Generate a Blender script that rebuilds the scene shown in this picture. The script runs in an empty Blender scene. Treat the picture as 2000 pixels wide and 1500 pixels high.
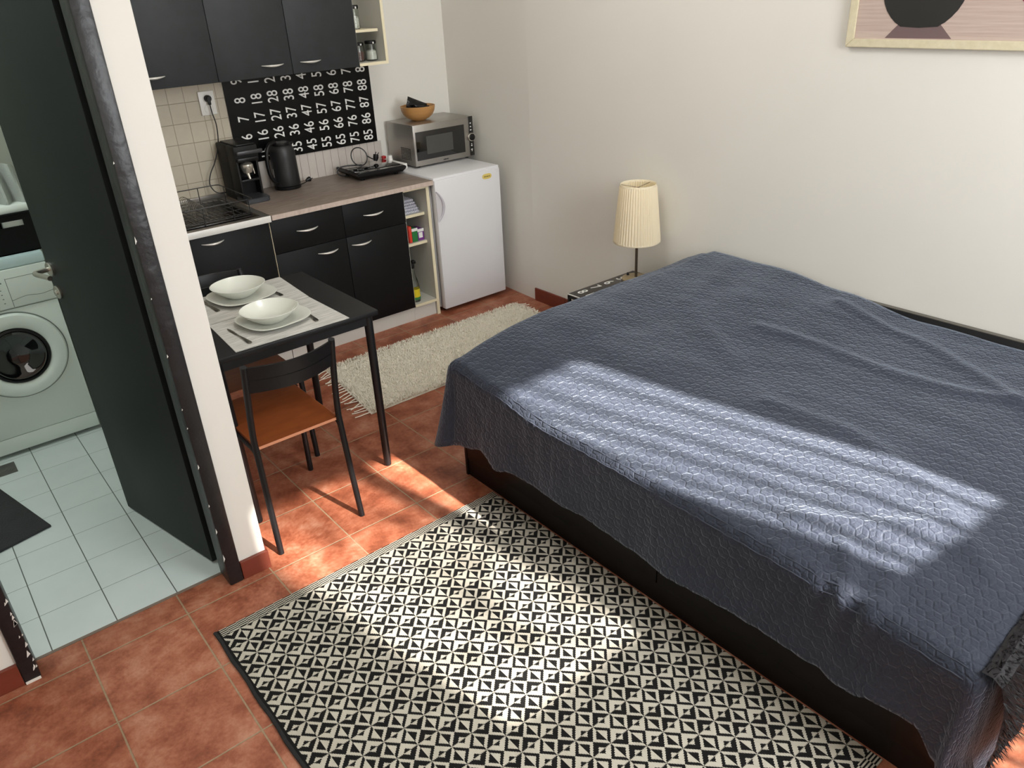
import bpy, bmesh, math, random
from mathutils import Vector, Matrix
PI = math.pi
SC = bpy.context.scene
COL = SC.collection
random.seed(7)

# ------------------------------------------------------------------ camera
cam_d = bpy.data.cameras.new('camera'); cam = bpy.data.objects.new('camera', cam_d); COL.objects.link(cam)
cam_d.sensor_width = 36.0; cam_d.lens = 36.0 * 1516.66 / 2000.0
cam_d.clip_start = 0.02
cam.location = (-0.6694, -2.3647, 1.9054)
cam.rotation_mode = 'XYZ'
_R = Matrix.Rotation(-0.6624, 3, 'Z') @ Matrix.Rotation(1.0959, 3, 'X') @ Matrix.Rotation(-0.0544, 3, 'Z')
cam.rotation_euler = _R.to_euler('XYZ')
SC.camera = cam

# ------------------------------------------------------------------ light
SC.view_settings.view_transform = 'Standard'
SC.view_settings.look = 'None'
SC.view_settings.gamma = 1.0
SC.view_settings.use_curve_mapping = False
SC.view_settings.exposure = 0.12
W = bpy.data.worlds.new('sky'); SC.world = W; W.use_nodes = True
wb = W.node_tree.nodes['Background']; wb.inputs[0].default_value = (0.80, 0.90, 1.0, 1); wb.inputs[1].default_value = 1.5

def light(name, kind, loc, direction, energy, color, **k):
    d = bpy.data.lights.new(name, kind); o = bpy.data.objects.new(name, d); COL.objects.link(o)
    o.location = loc; o.rotation_euler = Vector(direction).to_track_quat('-Z', 'Y').to_euler()
    d.energy = energy; d.color = color
    for a, b in k.items(): setattr(d, a, b)
    return o
SUN_DIR = (-0.20, 1.0, -0.77)
light('sun', 'SUN', (3, -8, 7), SUN_DIR, 34.0, (1.0, 0.94, 0.87), angle=math.radians(0.95))
# daylight of the sun window behind the camera, plus fill from an added side window
light('window_daylight', 'AREA', (1.32, -3.36, 1.95), (0, 1, -0.12), 90, (0.93, 0.965, 1.0), shape='RECTANGLE', size=1.15, size_y=2.0)
light('added_side_fill', 'AREA', (-1.0, -3.36, 2.0), (0.25, 1, -0.1), 18, (1.0, 0.97, 0.93), shape='RECTANGLE', size=1.3, size_y=1.6)  # fill light for ambient brightness, at the added side window
light('bathroom_lamp', 'AREA', (-1.2, 1.1, 2.95), (0.1, 0.0, -1), 20, (0.89, 1.0, 0.965), shape='RECTANGLE', size=0.6, size_y=0.6)

# ------------------------------------------------------------------ materials
def lin(c):
    def f(v):
        v /= 255.0
        return v / 12.92 if v <= 0.04045 else ((v + 0.055) / 1.055) ** 2.4
    return (f(c[0]), f(c[1]), f(c[2]), 1.0)

class NT:
    def __init__(s, name):
        s.m = bpy.data.materials.new(name); s.m.use_nodes = True; s.t = s.m.node_tree
        s.b = s.t.nodes['Principled BSDF']; s._tc = None
    def n(s, kind, **k):
        o = s.t.nodes.new(kind)
        for a, b in k.items(): setattr(o, a, b)
        return o
    def l(s, a, b): s.t.links.new(a, b)
    def tc(s, which='Object'):
        if s._tc is None: s._tc = s.n('ShaderNodeTexCoord')
        return s._tc.outputs[which]
    def pos(s):
        return s.n('ShaderNodeNewGeometry').outputs['Position']
    def math(s, op, a, b=None, c=None):
        o = s.n('ShaderNodeMath', operation=op)
        for i, v in enumerate((a, b, c)):
            if v is None: continue
            if isinstance(v, (int, float)): o.inputs[i].default_value = v
            else: s.l(v, o.inputs[i])
        return o.outputs[0]
    def mix(s, f, a, b):
        o = s.n('ShaderNodeMix', data_type='RGBA')
        for i, v in ((0, f), (6, a), (7, b)):
            if isinstance(v, (int, float)): o.inputs[i].default_value = v
            elif isinstance(v, tuple): o.inputs[i].default_value = v
            else: s.l(v, o.inputs[i])
        return o.outputs[2]
    def noise(s, scale, detail=3, rough=0.5, vec=None, stretch=None):
        o = s.n('ShaderNodeTexNoise'); o.inputs['Scale'].default_value = scale
        o.inputs['Detail'].default_value = detail; o.inputs['Roughness'].default_value = rough
        v = vec if vec is not None else s.tc()
        if stretch:
            mp = s.n('ShaderNodeMapping'); mp.inputs['Scale'].default_value = stretch
            s.l(v, mp.inputs[0]); v = mp.outputs[0]
        s.l(v, o.inputs['Vector'])
        return o.outputs['Fac']
    def ramp(s, f, stops):
        o = s.n('ShaderNodeValToRGB'); e = o.color_ramp.elements
        while len(e) < len(stops): e.new(0.5)
        for i, (p, c) in enumerate(stops): e[i].position = p; e[i].color = c
        s.l(f, o.inputs[0]); return o.outputs[0]
    def bump(s, h, strength=0.3, dist=0.01, normal=None):
        o = s.n('ShaderNodeBump'); o.inputs['Strength'].default_value = strength; o.inputs['Distance'].default_value = dist
        s.l(h, o.inputs['Height'])
        if normal is not None: s.l(normal, o.inputs['Normal'])
        return o.outputs[0]
    def set(s, **k):
        names = dict(color='Base Color', rough='Roughness', metal='Metallic', spec='Specular IOR Level', normal='Normal',
                     trans='Transmission Weight', ior='IOR', sheen='Sheen Weight', coat='Coat Weight', alpha='Alpha',
                     sub='Subsurface Weight', emit='Emission Strength', emitc='Emission Color', sheenr='Sheen Roughness', sheent='Sheen Tint')
        for a, v in k.items():
            i = s.b.inputs[names[a]]
            if isinstance(v, (int, float, tuple)): i.default_value = v
            else: s.l(v, i)
        return s.m

def flat(name, c, rough=0.5, metal=0.0, var=0.06, scale=8.0, bump=0.0, bscale=60.0, **k):
    t = NT(name); a = lin(c); f = t.noise(scale, 3)
    lo = tuple(max(0, x * (1 - var)) for x in a[:3]) + (1,); hi = tuple(min(1, x * (1 + var)) for x in a[:3]) + (1,)
    t.set(color=t.mix(f, lo, hi), rough=rough, metal=metal, **k)
    if bump: t.set(normal=t.bump(t.noise(bscale, 4), bump, 0.005))
    return t.m

M = {}
M['wall'] = flat('white_plaster', (229, 226, 218), 0.85, var=0.02, scale=3, bump=0.10, bscale=25)
M['ceiling'] = flat('ceiling_paint', (238, 236, 230), 0.9)
M['cab_black'] = flat('black_laminate', (17, 18, 19), 0.5, var=0.2, scale=30, bump=0.04, bscale=120, spec=.22)
M['cab_upper'] = flat('black_painted_laminate', (44, 47, 48), 0.5, var=0.25, scale=14, bump=0.06, bscale=60, spec=.3)
M['door_black'] = flat('black_green_door_paint', (27, 33, 32), 0.55, var=0.18, scale=5, bump=0.04, bscale=30, spec=.25)
M['frame_black'] = flat('black_gloss_frame_paint', (27, 27, 29), 0.4, var=0.3, scale=20, bump=1.0, bscale=16, spec=.5)
M['cream_edge'] = flat('cream_edge_band', (232, 222, 190), 0.5)
M['cab_white'] = flat('white_laminate', (214, 212, 204), 0.45)
M['cab_inner'] = flat('grey_white_laminate', (200, 198, 188), 0.55)
M['chrome'] = flat('chrome', (214, 208, 196), 0.24, metal=0.8)
M['handle'] = flat('polished_handle', (226, 224, 218), 0.3, metal=0.45)
M['satin'] = flat('satin_nickel', (196, 192, 184), 0.32, metal=1.0)
M['steel'] = flat('brushed_steel', (172, 168, 162), 0.36, metal=0.9, scale=3, bump=0.03, bscale=200)
M['steel_dark'] = flat('dark_steel', (120, 118, 114), 0.4, metal=0.9)
M['fridge'] = flat('white_enamel', (226, 226, 228), 0.32, var=0.01)
M['fridge_grey'] = flat('grey_gasket', (150, 150, 150), 0.6)
M['blackplastic'] = flat('black_plastic', (15, 15, 16), 0.38, var=0.15, spec=.35)
M['blackmatte'] = flat('black_matte_plastic', (19, 19, 19), 0.6, var=0.15, spec=.3)
M['blackgloss'] = flat('black_glass', (9, 9, 10), 0.07, var=0.1, coat=0.8)
M['blackmetal'] = flat('black_powder_coat', (19, 20, 22), 0.42, var=0.15, bump=0.05, bscale=300, spec=.35)
M['blackwire'] = flat('black_wire_coating', (16, 16, 16), 0.35)
M['ceramic'] = flat('white_porcelain', (216, 218, 208), 0.22, var=0.01, coat=0.3)
M['cutlery'] = flat('cutlery_steel', (150, 146, 138), 0.25, metal=1.0)
M['print_white'] = flat('white_print', (236, 236, 232), 0.5)
M['socket'] = flat('white_socket_plastic', (238, 236, 230), 0.4)
M['lampstem'] = flat('brushed_nickel_stem', (120, 110, 98), 0.35, metal=0.9)
M['lampbase'] = flat('satin_lamp_base', (176, 160, 128), 0.4, metal=0.5)
M['wm_white'] = flat('washing_machine_white', (224, 232, 226), 0.35, var=0.01)
M['wm_line'] = flat('grey_seam', (120, 128, 122), 0.6)
M['red'] = flat('red_plastic', (190, 40, 40), 0.4)
M['green'] = flat('green_box', (40, 120, 62), 0.5)
M['purple'] = flat('purple_box', (120, 50, 140), 0.5)
M['orange_red'] = flat('red_box', (214, 62, 44), 0.5)
M['yellow'] = flat('yellow_label', (226, 206, 40), 0.4)
M['logo_gold'] = flat('gold_badge', (222, 200, 110), 0.4)
M['logo_dark'] = flat('badge_print', (110, 90, 40), 0.5)
M['towel'] = flat('grey_towel', (168, 172, 166), 0.95, bump=0.6, bscale=180)
M['basket'] = flat('black_basket_plastic', (9, 11, 11), 0.6, spec=.2)
M['mat'] = flat('charcoal_bath_mat', (44, 44, 46), 0.95, bump=1.0, bscale=140, var=0.4)
M['seatwood_edge'] = flat('seat_plywood_edge', (205, 140, 105), 0.5)
M['sugar'] = flat('white_powder', (236, 234, 226), 0.9)
M['coffee'] = flat('brown_powder', (105, 62, 55), 0.9)
M['wood_dark'] = flat('dark_brown_bed_board', (19, 15, 14), 0.4, var=0.25, scale=12, spec=.2)
M['foil'] = flat('black_foil', (14, 13, 15), 0.16, var=0.4, scale=30, bump=0.5, bscale=60)

def m_floor():
    t = NT('terracotta_tiles'); p = t.pos(); s = t.n('ShaderNodeSeparateXYZ'); t.l(p, s.inputs[0])
    T = 0.3183
    def edge(v, off=0.0):
        f = t.math('FRACT', t.math('ADD', t.math('DIVIDE', v, T), 100.5 + off))
        return t.math('MULTIPLY', t.math('ABSOLUTE', t.math('SUBTRACT', f, 0.5)), T)
    d = t.math('MINIMUM', edge(s.outputs[0]), edge(s.outputs[1]))
    wob = t.math('MULTIPLY', t.math('SUBTRACT', t.noise(60, 2, vec=p), 0.5), 0.002)
    d = t.math('ADD', d, wob)
    g = t.n('ShaderNodeMapRange'); g.inputs[1].default_value = 0.0022; g.inputs[2].default_value = 0.0034
    t.l(d, g.inputs[0]); gm = g.outputs[0]                         # 0 in the joint, 1 on the tile
    ix = t.math('FLOOR', t.math('ADD', t.math('DIVIDE', s.outputs[0], T), 100.0)); iy = t.math('FLOOR', t.math('ADD', t.math('DIVIDE', s.outputs[1], T), 100.0))
    cmb = t.n('ShaderNodeCombineXYZ'); t.l(ix, cmb.inputs[0]); t.l(iy, cmb.inputs[1])
    wn = t.n('ShaderNodeTexWhiteNoise'); t.l(cmb.outputs[0], wn.inputs[0])
    n1 = t.noise(9, 6, 0.62, vec=p); n2 = t.noise(70, 4, 0.7, vec=p); n3 = t.noise(2.2, 2, vec=p)
    f = t.math('ADD', t.math('MULTIPLY', n1, 0.75), t.math('MULTIPLY', n2, 0.28))
    f = t.math('ADD', f, t.math('MULTIPLY', t.math('SUBTRACT', wn.outputs['Value'], 0.5), 0.07))
    tile = t.ramp(f, [(0.30, lin((98, 52, 36))), (0.44, lin((138, 76, 52))), (0.54, lin((160, 96, 70))), (0.70, lin((184, 132, 106)))])
    grout = t.mix(n2, lin((122, 98, 74)), lin((176, 152, 122)))
    t.set(color=t.mix(gm, grout, tile), rough=t.math('ADD', 0.36, t.math('MULTIPLY', n1, 0.25)), spec=0.45)
    h = t.math('ADD', gm, t.math('MULTIPLY', n2, 0.10))
    t.set(normal=t.bump(h, 0.55, 0.003))
    return t.m
M['floor'] = m_floor()

def m_bathfloor():
    t = NT('white_bathroom_tiles'); p = t.pos(); s = t.n('ShaderNodeSeparateXYZ'); t.l(p, s.inputs[0])
    def edge(v, off, T):
        f = t.math('FRACT', t.math('ADD', t.math('DIVIDE', t.math('SUBTRACT', v, off), T), 100.5))
        return t.math('MULTIPLY', t.math('ABSOLUTE', t.math('SUBTRACT', f, 0.5)), T)
    ex = edge(s.outputs[0], -0.310, 0.2072); ey = edge(s.outputs[1], 0.136, 0.2148)
    a = t.n('ShaderNodeMapRange'); a.inputs[1].default_value = 0.0013; a.inputs[2].default_value = 0.0022; t.l(ex, a.inputs[0])
    b = t.n('ShaderNodeMapRange'); b.inputs[1].default_value = 0.0007; b.inputs[2].default_value = 0.0014; t.l(ey, b.inputs[0])
    gm = t.math('MULTIPLY', a.outputs[0], b.outputs[0])
    tile = t.mix(t.noise(6, 3, vec=p), lin((196, 206, 204)), lin((214, 221, 219)))
    t.set(color=t.mix(gm, lin((88, 92, 90)), tile), rough=0.30)
    t.set(normal=t.bump(gm, 0.4, 0.002))
    return t.m
M['bathfloor'] = m_bathfloor()

def m_rug():
    t = NT('black_and_ecru_flatweave'); p = t.pos(); s = t.n('ShaderNodeSeparateXYZ'); t.l(p, s.inputs[0])
    jag = t.math('MULTIPLY', t.math('SUBTRACT', t.math('FRACT', t.math('MULTIPLY', s.outputs[0], 190.0)), 0.5), 0.0035)
    X = t.math('DIVIDE', t.math('ADD', s.outputs[0], 0.208), 0.0683)
    Y = t.math('DIVIDE', t.math('ADD', t.math('MULTIPLY', t.math('ADD', s.outputs[1], jag), -1.0), -0.271), 0.0716)
    P = t.math('ADD', t.math('ADD', X, Y), 200.0); Q = t.math('ADD', t.math('SUBTRACT', Y, X), 201.0)
    pf = t.math('FRACT', P); qf = t.math('FRACT', Q)
    pe = t.math('MODULO', t.math('FLOOR', P), 2.0); qe = t.math('MODULO', t.math('FLOOR', Q), 2.0)      # 0 even 1 odd
    antidiag = t.math('COMPARE', pe, qe, 0.1)                                                        # 1 for the wide-banded cells
    m = t.math('MAXIMUM', t.math('ABSOLUTE', t.math('SUBTRACT', pf, 0.5)), t.math('ABSOLUTE', t.math('SUBTRACT', qf, 0.5)))
    thr = t.math('SUBTRACT', 0.315, t.math('MULTIPLY', antidiag, 0.125))
    outer = t.math('GREATER_THAN', m, thr)
    UL = t.math('LESS_THAN', t.math('ADD', pf, qf), 1.0); UR = t.math('GREATER_THAN', pf, qf)
    side = t.math('ADD', t.math('MULTIPLY', antidiag, UL), t.math('MULTIPLY', t.math('SUBTRACT', 1.0, antidiag), UR))
    x1 = t.math('ABSOLUTE', t.math('SUBTRACT', outer, side))                # xor
    # P even/even: xor; R odd/odd: xnor; Q odd,even: xnor; S even,odd: xor  ->  flip when column is odd
    dark = t.math('ABSOLUTE', t.math('SUBTRACT', x1, pe))
    # woven brick border along the two short ends
    yb = t.math('SUBTRACT', -0.160, s.outputs[1])
    yb2 = t.math('ADD', s.outputs[1], 1.862)
    ymin = t.math('MINIMUM', yb, yb2)
    inb = t.math('LESS_THAN', ymin, 0.036)
    br = t.math('MODULO', t.math('ADD', t.math('FLOOR', t.math('ADD', t.math('DIVIDE', ymin, 0.0046), 50.0)), t.math('FLOOR', t.math('ADD', t.math('MULTIPLY', X, 2.0), 50.0))), 2.0)
    dark = t.math('ADD', t.math('MULTIPLY', inb, br), t.math('MULTIPLY', t.math('SUBTRACT', 1.0, inb), dark))
    side_b = t.math('LESS_THAN', s.outputs[0], -0.268)
    dark = t.math('MAXIMUM', dark, side_b)
    rib = t.math('SINE', t.math('MULTIPLY', s.outputs[0], 2 * PI * 260))
    n = t.noise(240, 2, vec=p)
    ecru = t.mix(t.noise(12, 3, vec=p), lin((182, 175, 160)), lin((206, 200, 186)))
    black = t.mix(n, lin((20, 20, 20)), lin((38, 37, 36)))
    t.set(color=t.mix(dark, ecru, black), rough=0.95, spec=0.1)
    t.set(normal=t.bump(t.math('ADD', t.math('MULTIPLY', rib, 0.5), n), 0.5, 0.0015))
    return t.m
M['rug'] = m_rug()

def hexnodes(t, uv, scale):
    """distance to the edge of a hexagon grid, 0 at the seams"""
    s = t.n('ShaderNodeSeparateXYZ'); t.l(uv, s.inputs[0])
    x = t.math('ADD', t.math('MULTIPLY', s.outputs[0], scale), 300.0); y = t.math('ADD', t.math('MULTIPLY', s.outputs[1], scale), 300.0 * 1.7320508)
    R = 1.7320508
    def cell(ox, oy):
        a = t.math('SUBTRACT', t.math('MODULO', t.math('SUBTRACT', x, ox), 1.0), 0.5)
        b = t.math('SUBTRACT', t.math('MODULO', t.math('SUBTRACT', y, oy), R), R / 2)
        return a, b, t.math('ADD', t.math('MULTIPLY', a, a), t.math('MULTIPLY', b, b))
    a1, b1, d1 = cell(0, 0); a2, b2, d2 = cell(0.5, R / 2)
    pick = t.math('LESS_THAN', d1, d2)
    inv = t.math('SUBTRACT', 1.0, pick)
    ax = t.math('ABSOLUTE', t.math('ADD', t.math('MULTIPLY', a1, pick), t.math('MULTIPLY', a2, inv)))
    by = t.math('ABSOLUTE', t.math('ADD', t.math('MULTIPLY', b1, pick), t.math('MULTIPLY', b2, inv)))
    h = t.math('MAXIMUM', ax, t.math('ADD', t.math('MULTIPLY', ax, 0.5), t.math('MULTIPLY', by, 0.8660254)))
    return t.math('SUBTRACT', 0.5, h)

def m_quilt():
    t = NT('slate_quilted_cotton'); uv = t.tc('UV')
    wobn = t.n('ShaderNodeTexNoise'); wobn.inputs['Scale'].default_value = 14; t.l(uv, wobn.inputs['Vector'])
    vm = t.n('ShaderNodeVectorMath', operation='MULTIPLY_ADD'); t.l(wobn.outputs['Color'], vm.inputs[0])
    vm.inputs[1].default_value = (0.020, 0.020, 0); t.l(uv, vm.inputs[2])
    e1 = hexnodes(t, vm.outputs[0], 27.0)
    st = t.n('ShaderNodeMapRange', interpolation_type='SMOOTHSTEP'); st.inputs[1].default_value = 0.0; st.inputs[2].default_value = 0.13; t.l(e1, st.inputs[0])
    of = t.n('ShaderNodeVectorMath', operation='ADD'); t.l(vm.outputs[0], of.inputs[0]); of.inputs[1].default_value = (0.5 / 27.0, 0.2887 / 27.0, 0)
    e2 = hexnodes(t, of.outputs[0], 27.0)
    st2 = t.n('ShaderNodeMapRange', interpolation_type='SMOOTHSTEP'); st2.inputs[2].default_value = 0.10; t.l(e2, st2.inputs[0])
    wr = t.noise(48, 4, 0.6, vec=vm.outputs[0]); wr2 = t.noise(13, 3, 0.55, vec=uv, stretch=(1, 0.45, 1))
    h = t.math('ADD', t.math('ADD', t.math('MULTIPLY', st.outputs[0], 0.40), t.math('MULTIPLY', st2.outputs[0], 0.20)), t.math('ADD', t.math('MULTIPLY', wr, 1.3), t.math('MULTIPLY', wr2, 1.6)))
    c = t.mix(t.noise(5, 3, vec=uv), lin((41, 46, 57)), lin((50, 55, 68)))
    t.set(color=c, rough=0.62, spec=0.22, sheen=0.40, sheenr=0.4, sheent=(0.75, 0.85, 1.0, 1), normal=t.bump(h, 0.75, 0.006))
    return t.m
M['quilt'] = m_quilt()

def m_wood(name, c1, c2, rough=0.45, stretch=(1, 12, 1), scale=6, **k):
    t = NT(name); f = t.noise(scale, 5, 0.6, stretch=stretch)
    t.set(color=t.mix(f, lin(c1), lin(c2)), rough=rough, **k); return t.m
M['seatwood'] = m_wood('brown_stained_plywood', (104, 50, 22), (146, 78, 38), 0.36, stretch=(2, 9, 2), scale=5)
M['worktop'] = m_wood('grey_brown_worktop', (84, 72, 64), (168, 152, 140), 0.42, stretch=(1, 4, 1), scale=11)
M['worktop_edge'] = m_wood('pink_grey_worktop_edge', (166, 146, 134), (222, 206, 194), 0.45, stretch=(6, 6, 2), scale=9)
M['bamboo'] = m_wood('bamboo', (168, 116, 62), (204, 156, 96), 0.4, stretch=(1, 1, 9), scale=7)
M['placemat'] = m_wood('grey_woven_placemat', (60, 58, 54), (250, 248, 240), 0.85, stretch=(1.0, 15, 1), scale=9)
M['frame_wood'] = m_wood('champagne_frame', (200, 190, 158), (226, 218, 190), 0.42, stretch=(1, 8, 8), scale=5)
M['canvas'] = m_wood('striped_canvas_paint', (160, 134, 124), (214, 198, 186), 0.8, stretch=(1, 1, 34), scale=3)

def m_tiles(name, c, g, tx, tz, ox, oz, gw=0.0022, bump=0.5, extra=None):
    t = NT(name); p = t.pos(); s = t.n('ShaderNodeSeparateXYZ'); t.l(p, s.inputs[0])
    def edge(v, T, off):
        f = t.math('FRACT', t.math('ADD', t.math('DIVIDE', t.math('SUBTRACT', v, off), T), 100.5))
        return t.math('MULTIPLY', t.math('ABSOLUTE', t.math('SUBTRACT', f, 0.5)), T)
    d = edge(s.outputs[0], tx, ox)
    if tz: d = t.math('MINIMUM', d, edge(s.outputs[2], tz, oz))
    a = t.n('ShaderNodeMapRange'); a.inputs[1].default_value = gw * 0.6; a.inputs[2].default_value = gw; t.l(d, a.inputs[0])
    n = t.noise(26, 4, 0.6, vec=p)
    ca = lin(c); lo = tuple(x * 0.86 for x in ca[:3]) + (1,)
    t.set(color=t.mix(a.outputs[0], lin(g), t.mix(n, lo, ca)), rough=0.45)
    t.set(normal=t.bump(t.math('ADD', a.outputs[0], t.math('MULTIPLY', n, 0.5)), bump, 0.003))
    return t.m
M['walltile'] = m_tiles('beige_wall_tiles', (200, 190, 170), (158, 146, 126), 0.0897, 0.1085, 0.703, 1.300)
M['striptile'] = m_tiles('narrow_white_tiles', (206, 198, 190), (120, 108, 100), 0.0535, 0, 1.622, 0, gw=0.0015)
M['skirting'] = flat('terracotta_skirting', (118, 54, 38), 0.4, var=0.25, scale=16)

def m_shag():
    t = NT('ecru_shag_wool'); t.set(color=t.mix(t.noise(90, 3), lin((236, 229, 210)), lin((255, 250, 238))), rough=0.95, spec=0.1); return t.m
M['shag'] = m_shag()
def m_fur():
    t = NT('black_fur'); t.set(color=t.mix(t.noise(60, 3), lin((8, 7, 9)), lin((34, 30, 33))), rough=0.6, spec=0.3); return t.m
M['fur'] = m_fur()
def m_shade():
    t = NT('cream_pleated_fabric'); t.set(color=lin((255, 249, 230)), rough=0.8)
    tr = t.n('ShaderNodeBsdfTranslucent'); tr.inputs[0].default_value = lin((255, 242, 208))
    mx = t.n('ShaderNodeMixShader'); mx.inputs[0].default_value = 0.45
    out = t.t.nodes['Material Output']; t.l(t.b.outputs[0], mx.inputs[1]); t.l(tr.outputs[0], mx.inputs[2]); t.l(mx.outputs[0], out.inputs[0])
    return t.m
M['shade'] = m_shade()
def m_glass(name, c, rough=0.02):
    t = NT(name); t.set(color=lin(c), rough=rough, trans=1.0, ior=1.45); return t.m
M['jarglass'] = m_glass('clear_jar_glass', (240, 244, 240))
def m_pane():
    t = NT('thin_window_glass'); tr = t.n('ShaderNodeBsdfTransparent'); gl = t.n('ShaderNodeBsdfGlossy'); gl.inputs[1].default_value = 0.02
    mx = t.n('ShaderNodeMixShader'); mx.inputs[0].default_value = 0.06
    out = t.t.nodes['Material Output']; t.l(tr.outputs[0], mx.inputs[1]); t.l(gl.outputs[0], mx.inputs[2]); t.l(mx.outputs[0], out.inputs[0])
    return t.m
M['pane'] = m_pane()
def m_sheer():
    t = NT('added_sun_sheer'); f = t.noise(5.5, 4, 0.6, stretch=(1, 1, 0.6)); tr = t.n('ShaderNodeBsdfTransparent'); t.set(color=lin((240, 236, 226)), rough=0.9)
    r = t.ramp(f, [(0.34, (0.40, 0.40, 0.40, 1)), (0.62, (0.90, 0.90, 0.90, 1))])  # patchy opacity made to mottle and dim the sunlight
    mx = t.n('ShaderNodeMixShader'); t.l(r, mx.inputs[0])
    out = t.t.nodes['Material Output']; t.l(tr.outputs[0], mx.inputs[1]); t.l(t.b.outputs[0], mx.inputs[2]); t.l(mx.outputs[0], out.inputs[0])
    return t.m
M['sheer'] = m_sheer()
M['curtain'] = flat('white_roller_blind', (226, 222, 212), 0.9)

# ------------------------------------------------------------------ mesh helpers (all coordinates are in metres, in the room)
def B(): return bmesh.new()
def box(bm, x0, x1, y0, y1, z0, z1, bev=0.0, seg=2, M4=None):
    r = bmesh.ops.create_cube(bm, size=1.0)
    vs = r['verts']
    for v in vs:
        v.co = Vector(((x0 + x1) / 2 + v.co.x * (x1 - x0), (y0 + y1) / 2 + v.co.y * (y1 - y0), (z0 + z1) / 2 + v.co.z * (z1 - z0)))
    if bev > 0:
        es = list({e for v in vs for e in v.link_edges})
        g = bmesh.ops.bevel(bm, geom=es, offset=bev, segments=seg, affect='EDGES', profile=0.5)
        vs = list({v for f in g['faces'] for v in f.verts} | {v for v in vs if v.is_valid})
    if M4 is not None:
        for v in vs: v.co = M4 @ v.co
    return vs
def tube(bm, pts, r, seg=10, closed=False, cap=True, flat_z=1.0):
    """tube along points; r is a number or a list"""
    P = [Vector(p) for p in pts]; n = len(P); rs = r if isinstance(r, (list, tuple)) else [r] * n
    rings = []; up = None
    for i in range(n):
        a = P[(i - 1) % n] if (closed or i > 0) else P[i]; b = P[(i + 1) % n] if (closed or i < n - 1) else P[i]
        d = (b - a).normalized()
        if up is None:
            up = Vector((0, 0, 1)) if abs(d.z) < 0.9 else Vector((0, 1, 0))
        s = d.cross(up)
        if s.length < 1e-5: s = d.cross(Vector((1, 0, 0)))
        s.normalize(); up = s.cross(d).normalized()
        rings.append([bm.verts.new(P[i] + (s * math.cos(2 * PI * k / seg) + up * math.sin(2 * PI * k / seg) * flat_z) * rs[i]) for k in range(seg)])
    m = n if closed else n - 1
    for i in range(m):
        A, C = rings[i], rings[(i + 1) % n]
        for k in range(seg): bm.faces.new((A[k], A[(k + 1) % seg], C[(k + 1) % seg], C[k]))
    if cap and not closed:
        bm.faces.new(rings[0][::-1]); bm.faces.new(rings[-1])
def lathe(bm, cx, cy, prof, seg=40, ax='z', sq=None, cap=True):
    """revolve profile [(r, h)] about an axis through (cx, cy); ax='z' vertical, ax='y' horizontal about (cx, z=cy)"""
    rings = []
    for r, h in prof:
        ring = []
        for k in range(seg):
            a = 2 * PI * k / seg; rr = r
            if sq:
                rr = r * (1 + sq * (abs(math.cos(2 * a)) ** 1.0 * -1 + 0.5))
            c, s_ = rr * math.cos(a), rr * math.sin(a)
            ring.append(bm.verts.new((cx + c, cy + s_, h) if ax == 'z' else (cx + c, h, cy + s_)))
        rings.append(ring)
    for A, C in zip(rings, rings[1:]):
        for k in range(seg):
            try: bm.faces.new((A[k], A[(k + 1) % seg], C[(k + 1) % seg], C[k]))
            except ValueError: pass
    if cap:
        bm.faces.new(rings[0][::-1]); bm.faces.new(rings[-1])
def prism(bm, pts, axis, a, b):
    """extrude a polygon; axis 'y': pts are (x, z); axis 'x': pts are (y, z); axis 'z': pts are (x, y)"""
    def mk(p, h):
        return {'y': (p[0], h, p[1]), 'x': (h, p[0], p[1]), 'z': (p[0], p[1], h)}[axis]
    A = [bm.verts.new(mk(p, a)) for p in pts]; C = [bm.verts.new(mk(p, b)) for p in pts]
    n = len(pts)
    bm.faces.new(A[::-1]); bm.faces.new(C)
    for i in range(n): bm.faces.new((A[i], A[(i + 1) % n], C[(i + 1) % n], C[i]))
def xf(bm, M4, verts=None):
    for v in (verts or bm.verts): v.co = M4 @ v.co

def world_loc(o):
    v = Vector((0, 0, 0))
    while o is not None: v = v + o.location; o = o.parent
    return v
def obj(name, bm, mat, parent=None, smooth=True, origin=None, mods=None, kind=None):
    bmesh.ops.recalc_face_normals(bm, faces=bm.faces)
    base = world_loc(parent) if parent is not None else Vector((0, 0, 0))
    if parent is None and origin is None and len(bm.verts):
        xs = [v.co.x for v in bm.verts]; ys = [v.co.y for v in bm.verts]; zs = [v.co.z for v in bm.verts]
        origin = ((min(xs) + max(xs)) / 2, (min(ys) + max(ys)) / 2, min(zs))
    loc = Vector(origin) - base if origin is not None else Vector((0, 0, 0))
    for v in bm.verts: v.co -= base + loc
    me = bpy.data.meshes.new(name); bm.to_mesh(me); bm.free()
    o = bpy.data.objects.new(name, me); COL.objects.link(o); o.location = loc
    if parent is not None: o.parent = parent
    for m in (mat if isinstance(mat, (list, tuple)) else [mat]): me.materials.append(m)
    if smooth:
        me.polygons.foreach_set('use_smooth', [True] * len(me.polygons))
        try: me.set_sharp_from_angle(angle=math.radians(35))
        except Exception: pass
    if kind: o['kind'] = kind
    return o
def thing(name, label, cat, loc, group=None):
    o = bpy.data.objects.new(name, None); COL.objects.link(o); o.location = loc; o.empty_display_size = 0.05
    o['label'] = label; o['category'] = cat
    if group: o['group'] = group
    return o
def tag(o, label, cat, group=None, kind=None):
    o['label'] = label; o['category'] = cat
    if group: o['group'] = group
    if kind: o['kind'] = kind
    return o
def struct(name, bm, mat, parent=None, smooth=False):
    o = obj(name, bm, mat, parent, smooth=smooth)
    if parent is None: o['kind'] = 'structure'
    return o
def bxo(name, dims, mat, parent=None, bev=0.0, smooth=True):
    bm = B(); box(bm, *dims, bev=bev); return obj(name, bm, mat, parent, smooth=smooth)
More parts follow.
